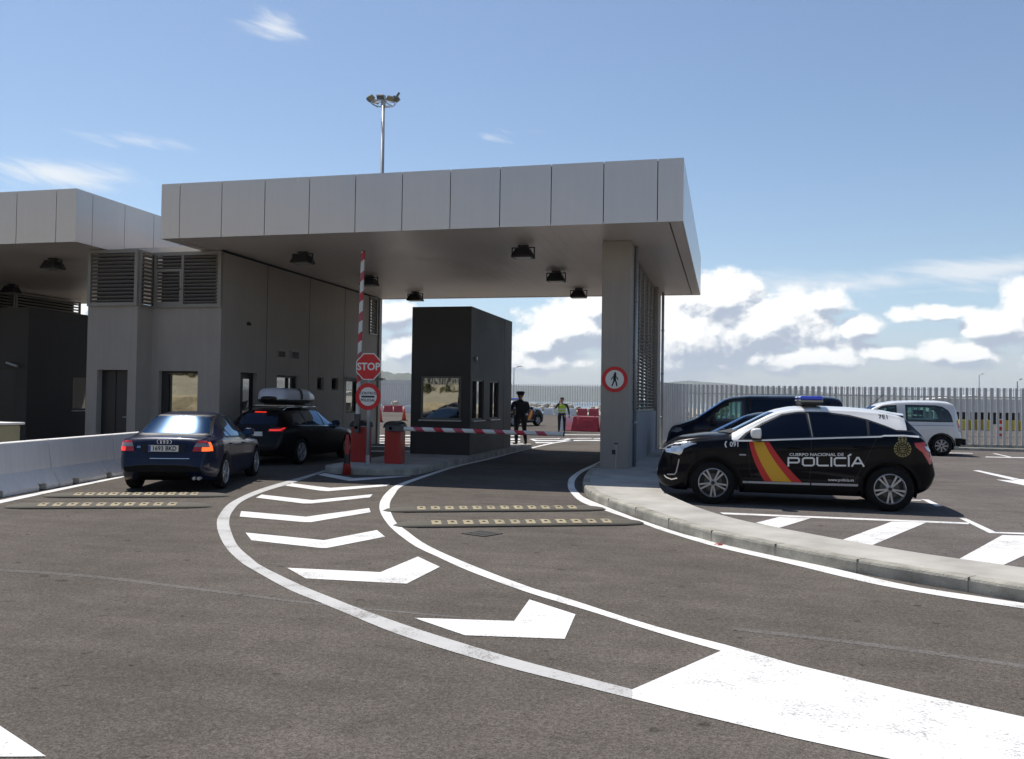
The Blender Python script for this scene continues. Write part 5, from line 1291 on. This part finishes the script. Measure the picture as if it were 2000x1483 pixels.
b = MB(); b.tube((-.3, .25, .07), (-.2, .25, .07), .07, 12); b.tube((.2, .25, .07), (.3, .25, .07), .07, 12); b.obj('wheel', RUBBER, t)

# ------------------------------------------------------------------ people
def skin_mesh(J, E, sub=2):
    names = list(J); me = bpy.data.meshes.new('b'); me.from_pydata([J[n][0] for n in names], [], []) if False else me.from_pydata([J[n][0] for n in names], [(names.index(a), names.index(c)) for a, c in E], [])
    ob = bpy.data.objects.new('b', me); COL.objects.link(ob); sm = ob.modifiers.new('s', 'SKIN'); sm.use_smooth_shade = True
    sv = me.skin_vertices[0].data
    for i, n in enumerate(names):
        r = J[n][1]; r = (r, r) if not isinstance(r, tuple) else r; sv[i].radius = r; sv[i].use_root = (n == 'pelvis')
    ss = ob.modifiers.new('u', 'SUBSURF'); ss.levels = sub; ss.render_levels = sub
    dg = bpy.context.evaluated_depsgraph_get(); dg.update()
    out = bpy.data.meshes.new_from_object(ob.evaluated_get(dg)); bpy.data.objects.remove(ob); bpy.data.meshes.remove(me)
    return out
def person(label, loc, rz, pose, h=1.76, mats_=None, zones=None, vest=False, cap=False, bag=False):
    t = thing('person', label, 'person', loc, rz)
    k = h/1.76
    J = dict(pelvis=((0, 0, .96), (.135, .10)), waist=((0, .0, 1.10), (.13, .095)), chest=((0, 0, 1.29), (.155, .11)), neck0=((0, .0, 1.45), (.075, .07)), neck=((0, .005, 1.52), .052),
             jaw=((0, -.02, 1.575), (.058, .066)), face=((0, -.012, 1.64), (.072, .088)), crown=((0, .005, 1.71), (.068, .08)), top=((0, .01, 1.755), .03), nose=((0, -.105, 1.635), .012),
             earL=((.078, .01, 1.635), .014), earR=((-.078, .01, 1.635), .014))
    E = [('pelvis', 'waist'), ('waist', 'chest'), ('chest', 'neck0'), ('neck0', 'neck'), ('neck', 'jaw'), ('jaw', 'face'), ('face', 'crown'), ('crown', 'top'), ('face', 'nose'), ('face', 'earL'), ('face', 'earR')]
    for s, sg in (('L', 1), ('R', -1)):
        P = pose[s]
        J['hip'+s] = ((sg*.09, 0, .90), .095); J['thigh'+s] = (((sg*.10+P['knee'][0])/2, P['knee'][1]/2, .70), .083); J['knee'+s] = ((P['knee'][0], P['knee'][1], P['knee'][2]), .06); J['calf'+s] = (tuple(P['knee'][i]*.6+P['ank'][i]*.4 for i in range(3)), .058)
        J['ank'+s] = (P['ank'], .042); J['heel'+s] = ((P['ank'][0], P['ank'][1]+.03, .035), .038); J['toe'+s] = ((P['ank'][0]+sg*.02, P['ank'][1]-.17, .03), (.042, .03))
        J['sh'+s] = ((sg*.185, 0, 1.42), .062); J['elb'+s] = (P['elb'], .045); J['fore'+s] = (tuple(P['elb'][i]*.55+P['wri'][i]*.45 for i in range(3)), .041); J['wri'+s] = (P['wri'], .029)
        w = Vector(P['wri']); d = (w-Vector(P['elb'])).normalized(); lat = d.cross(Vector((0, 1, 0)))
        if lat.length < .2: lat = d.cross(Vector((1, 0, 0)))
        lat.normalize(); J['palm'+s] = (tuple(w+d*.07), (.038, .022))
        E += [('pelvis', 'hip'+s), ('hip'+s, 'thigh'+s), ('thigh'+s, 'knee'+s), ('knee'+s, 'calf'+s), ('calf'+s, 'ank'+s), ('ank'+s, 'heel'+s), ('heel'+s, 'toe'+s), ('chest', 'sh'+s), ('sh'+s, 'elb'+s), ('elb'+s, 'fore'+s), ('fore'+s, 'wri'+s), ('wri'+s, 'palm'+s)]
        up = d.cross(lat)
        for fi, (o_, ln) in enumerate(((-.030, .066), (-.010, .076), (.010, .072), (.030, .058))):
            b0 = w+d*.105+lat*o_; m_ = b0+d*ln*.5+up*.008; e_ = b0+d*ln*.85+up*.026
            for q, v in ((0, b0), (1, m_), (2, e_)): J[f'f{s}{fi}{q}'] = (tuple(v), .0095)
            E += [('palm'+s, f'f{s}{fi}0'), (f'f{s}{fi}0', f'f{s}{fi}1'), (f'f{s}{fi}1', f'f{s}{fi}2')]
        b0 = w+d*.045+lat*-.038; e_ = b0+d*.035+lat*-.03+up*.015; J['th0'+s] = (tuple(b0), .012); J['th1'+s] = (tuple(e_), .010); E += [('palm'+s, 'th0'+s), ('th0'+s, 'th1'+s)]
    J = {n: (tuple(c*k for c in v[0]), tuple(r*k for r in v[1]) if isinstance(v[1], tuple) else v[1]*k) for n, v in J.items()}
    me = skin_mesh(J, E); me.name = 'body'
    for m_ in mats_: me.materials.append(m_)
    hands = [Vector(J['palm'+s][0]) for s in 'LR']; wr = [Vector(J['wri'+s][0]) for s in 'LR']; el = [Vector(J['elb'+s][0]) for s in 'LR']
    for p in me.polygons:
        c = p.center
        hand = any((c-w).dot((w-e).normalized()) > .0 and (c-w).length < .24 for w, e in zip(wr, el))
        if hand: i = 3
        elif c.z > 1.50*k and abs(c.x) < .12: i = 3
        elif c.z < .09*k: i = 2
        elif c.z < 1.0*k and not any((c-w).length < .3 and abs(c.x) > .17 for w in el+wr): i = 1
        else: i = 0
        p.material_index = i
    link('body', me, t)
    b = MB(); rows = []
    for j in range(7):
        a = R(-5+95*j/6); rows.append([(.088*math.cos(a)*math.cos(R(q))*k, (.012+.100*math.cos(a)*math.sin(R(q)))*k, (1.655+.115*math.sin(a)+(.0 if math.sin(R(q)) > -.3 else .035*math.cos(a)))*k) for q in range(0, 361, 20)])
    b.grid(rows); b.obj('hair', HAIR, t, smooth=True)
    for sg in (-1, 1):
        b = MB(); b.ball((sg*.03*k, -.096*k, 1.655*k), .012, .008, .008, 8, 6); b.obj('eye', SIGNBLACK, t)
    b = MB(); b.box(-.025*k, .025*k, -.092*k, -.082*k, 1.588*k, 1.594*k); b.obj('mouth', mat('lips', (.25, .08, .07), .6), t)
    if cap:
        b = MB(); b.lathe([(.098*k, 1.68*k), (.112*k, 1.73*k), (.10*k, 1.775*k), (.001, 1.785*k)], 20); b.box(-.075*k, .075*k, -.17*k, -.08*k, 1.685*k, 1.70*k); b.obj('cap', UNIF, t, smooth=False)
    if vest:
        V = dict(pelvis=((0, 0, .92), (.172, .13)), waist=((0, 0, 1.08), (.178, .135)), chest=((0, 0, 1.30), (.205, .145)), neck0=((0, .01, 1.44), (.15, .11)))
        V = {n: (tuple(c*k for c in v[0]), tuple(r*k for r in v[1])) for n, v in V.items()}
        vm_ = skin_mesh(V, [('pelvis', 'waist'), ('waist', 'chest'), ('chest', 'neck0')]); vm_.name = 'vest'; vm_.materials.append(HIVIS); vm_.materials.append(mat('reflective_band', (.55, .56, .55), .3))
        for p in vm_.polygons: p.material_index = 1 if (.98*k < p.center.z < 1.03*k or 1.14*k < p.center.z < 1.19*k) else 0
        link('vest', vm_, t)
    if bag:
        b = MB(); b.box(-.14*k, .14*k, .11*k, .2*k, 1.05*k, 1.38*k); b.obj('equipment_vest', UNIF, t, bevel=.03)
        b = MB(); b.box(-.19*k, -.15*k, -.04*k, .06*k, .78*k, .95*k); b.box(.15*k, .2*k, -.06*k, .05*k, .86*k, .97*k); b.obj('belt_pouch', BLACK, t)
    return t
stand = lambda: dict(L=dict(knee=(.105, -.01, .50), ank=(.11, .02, .075), elb=(.25, .03, 1.14), wri=(.235, -.06, .92)), R=dict(knee=(-.105, -.01, .50), ank=(-.12, .02, .075), elb=(-.25, .03, 1.14), wri=(-.235, -.06, .92)))
P1 = stand(); P1['L'].update(elb=(.24, -.02, 1.16), wri=(.16, -.22, 1.10)); P1['R'].update(elb=(-.24, -.02, 1.16), wri=(-.12, -.22, 1.14), knee=(-.14, -.05, .5), ank=(-.17, -.02, .075))
person('officer in black uniform and cap standing on the island behind the charcoal booth', (-6.62, 28.2, IZ), R(215), P1, 1.74, [UNIF, UNIF, SHOE, SKIN], cap=True, bag=True).scale = (1.28, 1.28, 1)
P2 = stand(); P2['L'].update(elb=(.27, .03, 1.15), wri=(.30, -.02, .90)); P2['R'].update(elb=(-.27, -.10, 1.20), wri=(-.13, -.16, 1.46))
pv = at(1097, 844.5)
person('man in yellow high visibility vest and dark trousers standing in the sun, one hand raised', (pv.x, pv.y, 0), R(10), P2, 1.78, [mat('dark_shirt', (.03, .03, .04), .8), TROU, SHOE, SKIN], vest=True).scale = (1.22, 1.2, 1)

# ------------------------------------------------------------------ beyond the canopy
def water_barrier(label, loc, rz, m_, group, w=1.15, proto={}):
    key = m_.name
    if key in proto:
        o = copy_tree(proto[key]); o.location = loc; o.rotation_euler = (0, 0, rz); o['label'] = label; o['group'] = group; return o
    t = thing('water_barrier', label, 'water barrier', loc, rz, group); h = w/2; b = MB()
    b.add([(-h, -.22, 0), (h, -.22, 0), (h, .22, 0), (-h, .22, 0), (-h+.03, -.19, .18), (h-.03, -.19, .18), (h-.03, .19, .18), (-h+.03, .19, .18), (-h+.06, -.10, .72), (h-.06, -.10, .72), (h-.06, .10, .72), (-h+.06, .10, .72), (-h+.07, -.07, .80), (h-.07, -.07, .80), (h-.07, .07, .80), (-h+.07, .07, .80)],
          [(3, 2, 1, 0)]+[(4*i+j, 4*i+(j+1) % 4, 4*i+4+(j+1) % 4, 4*i+4+j) for i in range(3) for j in range(4)]+[(12, 13, 14, 15)]); b.obj('tank', m_, t, bevel=.02)
    b = MB(); b.add([(-.30, -.165, .25), (.30, -.165, .25), (.26, -.118, .62), (-.26, -.118, .62), (-.30, -.205, .25), (.30, -.205, .25), (.26, -.155, .62), (-.26, -.155, .62)], [(4, 5, 6, 7), (0, 4, 7, 3), (1, 2, 6, 5), (3, 7, 6, 2), (0, 1, 5, 4)]); b.obj('panel', m_, t, bevel=.01)
    b = MB(); b.tube((.35, 0, .79), (.35, 0, .83), .05, 12); b.obj('filler_cap', m_, t)
    proto[key] = t; return t
GRP = 'plastic water barriers beyond the canopy'
p0 = at(1150, 843.5); water_barrier('large red plastic water barrier to the right of the man in the yellow vest', (p0.x-.05, p0.y+.3, 0), R(-6), PRED, GRP)
water_barrier('red plastic water barrier half hidden behind the column', (p0.x+1.1, p0.y+.25, 0), R(4), PRED, GRP)
water_barrier('red plastic water barrier end-on beside the large red one', (p0.x-.72, p0.y+.85, 0), R(80), PRED, GRP)
p1 = at(1112, 842); water_barrier('white plastic water barrier leaning end-on against the red ones near the man in the vest', (p1.x-.28, p1.y+.6, 0), R(72), PWHITE, GRP)
# the far row, red and white by turns
FY = 96.; xs0 = atY(1030, 800, FY).x; x = atY(738, 800, FY).x; k = 0; NM = 0
while x < atY(1182, 800, FY).x:
    px = 1000+ (x-atY(1000, 800, FY).x)*16.6
    red = 748 < px < 752 or 768 < px < 790 or px > 1118
    m_ = PRED if red else PWHITE
    lab = ('red plastic water barrier in the far row beyond the booth' if red else 'white plastic water barrier in the far row beyond the booth')
    water_barrier(lab, (x, FY+random.uniform(-.15, .15), 0), R(random.uniform(-5, 5)), m_, 'far red water barriers' if red else 'far white water barriers'); x += 1.28
cone = thing('traffic_cone', 'tall orange cone beside the grey sign post, seen far behind it', 'cone', (*at(742.5, 825)[:2], 0), 0, 'orange cones beyond the lane')
b = MB(); b.lathe([(.001, 1.0), (.03, .995), (.17, .04), (.001, .04)], 20); b.obj('body', CONE, cone, smooth=True); b = MB(); b.box(-.23, .23, -.23, .23, 0, .04); b.obj('base', BLACK, cone); b = MB(); b.lathe([(.105, .42), (.075, .62)], 20); b.obj('band', SIGNWHITE, cone)
dup(cone, 'orange cone close to the left edge of the charcoal booth, behind the gate hood', (*at(789, 822)[:2], 0))
# pale sea wall on the left, distant shore hills
b = MB(); b.box(-160, atY(815, 760, 122).x, 122, 124, -1, 4.35); tag(b.obj('sea_wall', WHITEC), 'long pale harbour wall closing the view left of the charcoal booth', 'wall')
def far_ridge(x0, x1, y, prof, depth=600):
    rows = []; n = 90; g_ = np.linspace(0, 1, 400); z_ = np.interp(g_, [p[0] for p in prof], [p[1] for p in prof]); z_ = np.convolve(np.pad(z_, 14, 'edge'), np.ones(29)/29, 'valid')
    for j in range(7):
        rows.append([(x0+(x1-x0)*i/n, y+depth*(j/6-.5), -3+3*(j in (1, 2, 3, 4, 5))+float(np.interp(i/n, g_, z_))*math.sin(math.pi*j/6)*(1+.03*math.sin(i*.9)+.02*math.sin(i*2.3+j))) for i in range(n+1)])
    b = MB(); b.grid(rows); return struct(b.obj('hills', HILLM, smooth=True))
far_ridge(-4200, 1400, 3800, [(0, 105), (.25, 110), (.42, 100), (.55, 80), (.62, 62), (.68, 66), (.705, 95), (.73, 104), (.76, 80), (.84, 45), (1, 30)])
far_ridge(-600, 4800, 4600, [(0, 20), (.2, 44), (.5, 50), (.7, 60), (1, 56)])
far_ridge(-1000, -395, 1500, [(0, 58), (.5, 56), (.8, 44), (1, 8)], 300)
# rubble mounds below the far fence
rr = random.Random(3)
def mound(x0, x1, y, h, w, seed):
    rr = random.Random(seed); b = MB(); nx = int((x1-x0)/1.1); rows = []
    for j in range(7):
        rows.append([(x0+(x1-x0)*i/nx, y+w*(j/6-.5), -.05+h*math.sin(math.pi*j/6)*(.65+.35*math.sin(i*.31)+rr.uniform(-.12, .12))) for i in range(nx+1)])
    b.grid(rows)
    for k in range(int((x1-x0)*2.2)):
        x = rr.uniform(x0, x1); yy = y-w*rr.uniform(0, .5); zz = h*(1-abs(yy-y)/(w/2))*.75; s = rr.uniform(.2, .55)
        b.ball((x, yy, zz), s*rr.uniform(.8, 1.4), s, s*rr.uniform(.6, 1), 6, 4)
    return stuff(b.obj('rubble', ROCK))
mound(-60, 10, 108, 1.5, 9, 1); mound(10, 70, 104, 1.2, 9, 2)
def fence(name, label, pts, pitch, z0, z1, w=.09, th=.05, m_=FENCEM, plinth=None, rails=()):
    t = thing(name, label, 'fence')
    P = [Vector((*p, 0)) for p in smoothline(pts, 10)]; b = MB(); acc = 0; nxt = 0
    for a, c in zip(P[:-1], P[1:]):
        L_ = (c-a).length; d = (c-a).normalized(); an = math.atan2(d.y, d.x)
        while nxt <= acc+L_:
            q = a+d*(nxt-acc); M = Matrix.Translation((q.x, q.y, 0)) @ Matrix.Rotation(an, 4, 'Z') @ Matrix.Rotation(R(-8), 4, 'Z'); b.box(-w/2, w/2, -th/2, th/2, z0, z1, M); nxt += pitch
        acc += L_
    b.obj('slats', m_, t)
    if rails:
        b = MB()
        for z in rails:
            b.grid([[(p.x, p.y+.045, z-.02), (p.x, p.y+.045, z+.02)] for p in P])
        b.obj('rail', m_, t)
    if plinth:
        b = MB(); Q = [(p.x, p.y) for p in P]; f0 = offset(Q, -.16); f1 = offset(Q, .16); b.grid([[(*u, -.02), (*u, plinth), (*v, plinth), (*v, -.02)] for u, v in zip(f0, f1)]); b.obj('plinth', KERB, t)
    return t
fence('slatted_fence', 'pale vertical slat fence curving behind the parked cars on the right', [(-2.15, 28.9), (-2.25, 31.2), (-2.2, 32.4), (-1.68, 33.9), (-.74, 35.0), (.83, 35.85), (2.6, 36.1), (4.3, 36.1), (7.5, 36.15), (10.8, 36.2), (22, 36.4), (40, 36.6)], .213, .2, 2.325, .095, .06, FENCEM, .2, (1.98, .5))
fence('slatted_fence', 'thin far slat fence standing on the rubble mound beyond the lanes', [(-52, 112), (-20, 112), (20, 108), (60, 104)], .33, .9, 3.75, .085, .08, FENCEM, None, (3.5, 1.2))
# strip of kerb in front of the right fence
b = MB(); b.box(-1.5, 40, 35.1, 36.05, -.02, .10); struct(b.obj('pavement', KERB))
# yellow blocks, white shed, red and white post behind the fence
lx = lambda px, Y: atY(px, 835, Y).x
yb = None
for i, px in enumerate((1884, 1897, 1909, 1921, 1965, 1979, 1992)):
    if yb is None:
        yb = thing('concrete_block', '', 'concrete block', (0, 0, 0), 0, 'yellow blocks behind the right fence'); b = MB(); b.prism([(-.28, 0), (.28, 0), (.12, .72), (-.12, .72)], -.36, .36, Matrix.Rotation(R(90), 4, 'X') @ Matrix.Rotation(R(90), 4, 'Y') if False else Matrix(((0, 0, 1, 0), (1, 0, 0, 0), (0, 1, 0, 0), (0, 0, 0, 1)))); b.obj('block', YELB, yb, bevel=.02); b = MB(); b.box(-.365, .365, -.29, .29, 0, .06); b.obj('foot', KERB, yb); o = yb
    else: o = copy_tree(yb)
    o.location = (lx(px, 66), 66, 0); o['label'] = 'yellow concrete block seen through the right fence slats'
t = thing('marker_post', 'red and white banded marker post behind the right fence', 'post', (lx(1953, 50), 50, 0))
b = MB(); b.tube((0, 0, 0), (0, 0, 1.0), .10, 14); pp = b.obj('post', SIGNWHITE, t)
for z in (.05, .40, .75):
    b = MB(); b.tube((0, 0, z), (0, 0, z+.2), .104, 14); b.obj('band', SIGNRED, pp)
t = thing('open_shed', 'low pale harbour shed with dark openings behind the right fence', 'shed', (lx(1935, 92), 92, 0))
b = MB(); b.box(-5, 12, 0, 6, 1.1, 2.35); b.box(-5, 12, 5.8, 6, 0, 1.1)
for k in range(12): b.box(-5+k*1.5, -4.75+k*1.5, 0, .3, 0, 1.1)
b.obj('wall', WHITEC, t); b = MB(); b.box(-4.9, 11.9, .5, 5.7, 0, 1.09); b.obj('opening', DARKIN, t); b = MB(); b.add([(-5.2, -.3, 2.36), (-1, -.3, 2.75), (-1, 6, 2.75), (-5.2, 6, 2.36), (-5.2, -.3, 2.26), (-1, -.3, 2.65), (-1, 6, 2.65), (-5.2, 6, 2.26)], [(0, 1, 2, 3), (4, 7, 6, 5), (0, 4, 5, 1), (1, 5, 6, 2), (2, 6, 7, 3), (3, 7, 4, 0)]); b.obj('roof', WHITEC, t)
# floodlight mast, street lamps
t = thing('floodlight_mast', 'tall grey floodlight mast with a ring of lamps rising behind the canopy', 'mast', (-32.9, 79.4, 0))
b = MB(); b.tube((0, 0, 0), (0, 0, 31), .30, 20, .17); b.obj('mast', STEEL, t, smooth=True)
b = MB(); b.lathe([(1.15+.06*math.cos(R(a)), 30.55+.06*math.sin(R(a))) for a in range(0, 361, 60)], 40)
for a in range(0, 360, 60): b.tube((0, 0, 30.75), (1.15*math.cos(R(a)), 1.15*math.sin(R(a)), 30.55), .045, 6)
b.tube((0, 0, 30.3), (0, 0, 31.3), .24, 16); b.box(-.7, .7, -.06, .06, 30.2, 30.26); rg_ = b.obj('lamp_ring', STEEL, t)
for i, (a, dz, tl) in enumerate(((10, .15, 50), (35, .75, 30), (150, .25, 60), (190, .1, 60), (235, .05, 60), (280, -.05, 60), (320, -.1, 60), (345, .05, 60))):
    b = MB(); M = Matrix.Rotation(R(a), 4, 'Z') @ Matrix.Translation((1.38, 0, 30.75+dz)) @ Matrix.Rotation(R(tl), 4, 'Y'); b.box(-.10, .12, -.34, .34, -.26, .26, M); h_ = b.obj('lamp_head', mat('lamp_grey', (.12, .125, .13), .5) if i % 2 else mat('lamp_tan', (.30, .27, .17), .5), rg_, bevel=.03)
b = MB(); b.box(-.25, .05, -.25, .05, 30.9, 31.35); b.obj('beacon', mat('beacon_red', (.25, .03, .03), .4), rg_)
def street_lamp(label, px, ptop, Y, arm=.75):
    p = atY(px, ptop, Y); t = thing('street_lamp', label, 'street lamp', (p.x, Y, 0), 0); b = MB(); b.tube((0, 0, 0), (0, 0, p.z), .09, 10, .05); b.obj('pole', STEEL, t); b = MB(); b.tube((0, 0, p.z-.05), (arm, 0, p.z+.2), .03, 8); b.obj('arm', STEEL, t); b = MB(); b.box(arm*.6, arm*1.35, -.1, .1, p.z+.16, p.z+.24); b.obj('lamp_head', STEEL, t)
street_lamp('grey street lamp just right of the charcoal booth', 1004, 719, 107)
street_lamp('thin far street lamp above the right fence', 1912.5, 733, 150, .5)
street_lamp('grey pole standing near the right picture edge beyond the fence', 1987, 745, 90, .3)

# ------------------------------------------------------------------ behind the camera, mirrored in the windows
def bank():
    rows = []; n = 110; rg = random.Random(5)
    for j, (y, z) in enumerate(((-17.6, 0), (-17.7, .6), (-17.9, 1.25), (-18.6, 1.35), (-20, 1.9), (-23, 2.6), (-27, 2.75), (-40, 6.5), (-60, 13), (-110, 24), (-170, 26))):  # far upper rows are raised to block low sky light and deepen the shade
        rows.append([(-120+200*i/n, y+rg.uniform(-.12, .12), z*(1+(.9*max(0, (-20-(-120+200*i/n))/100)))+(rg.uniform(-.08, .08) if j > 1 else 0)) for i in range(n+1)])
    return rows
rows = bank()
b = MB(); b.grid(rows[:4]); tag(b.obj('retaining_wall', STONE), 'tan rubble stone retaining wall mirrored in the office window', 'wall')
b = MB(); b.grid(rows[3:]); struct(b.obj('ground', SLOPE, smooth=True))
fence('slatted_fence', 'pale slat fence mirrored in the upper part of the booth window', [(-40, -24.5), (0, -24.5), (30, -24.5)], .30, 2.5, 4.6, .12, .06, FENCEM)
rg = random.Random(11)
for i in range(9):
    x = -34+i*3.4+rg.uniform(-1, 1); y = -20.5-rg.uniform(0, 1.5); t = thing('bush', 'low dry dark green bush on the bank mirrored in the booth window', 'bush', (x, y, 1.95), 0, 'bushes on the mirrored bank'); b = MB()
    for k in range(160):
        a = rg.uniform(0, 6.28); r_ = rg.uniform(0, .9); q = Vector((r_*math.cos(a), r_*math.sin(a), rg.uniform(0, .75)*(1.1-r_*.6))); s = rg.uniform(.06, .14); u = Vector((rg.uniform(-1, 1), rg.uniform(-1, 1), rg.uniform(-1, 1))).normalized()*s; v = u.cross(Vector((rg.uniform(-1, 1), rg.uniform(-1, 1), 1))).normalized()*s
        b.add([q-u-v, q+u-v, q+u+v, q-u+v], [(0, 1, 2, 3)])
    b.obj('foliage', BUSHM, t); b = MB()
    for a in range(0, 360, 72): b.tube((0, 0, -.2), (.3*math.cos(R(a)), .3*math.sin(R(a)), .5), .02, 5)
    b.obj('stems', BUSHM, t)

b = MB(); rg = random.Random(21)
for k in range(5200):
    q = Vector((rg.uniform(-48, 32), -27.5+rg.uniform(-.8, .8), rg.uniform(2.5, 4.9))); z_ = rg.uniform(.10, .24); u = Vector((rg.uniform(-1, 1), rg.uniform(-1, 1), rg.uniform(-1, 1))).normalized()*z_; v = u.cross(Vector((rg.uniform(-1, 1), rg.uniform(-1, 1), 1))).normalized()*z_
    b.add([q-u-v, q+u-v, q+u+v, q-u+v], [(0, 1, 2, 3)])
tag(b.obj('hedge', BUSHM), 'dark dense hedge behind the mirrored pale slat fence', 'hedge')

# ------------------------------------------------------------------ air
hz = bpy.data.materials.new('haze_air'); hz.use_nodes = True; N = nodes_of(hz.node_tree)
v_ = N('ShaderNodeVolumePrincipled', {'Color': (.80, .87, .95, 1), 'Density': .00011, 'Anisotropy': .2})
N('ShaderNodeOutputMaterial', {'Volume': v_.outputs[0]})
b = MB(); b.box(-7000, 7000, -500, 9500, -4.5, 125); stuff(b.obj('haze', hz))
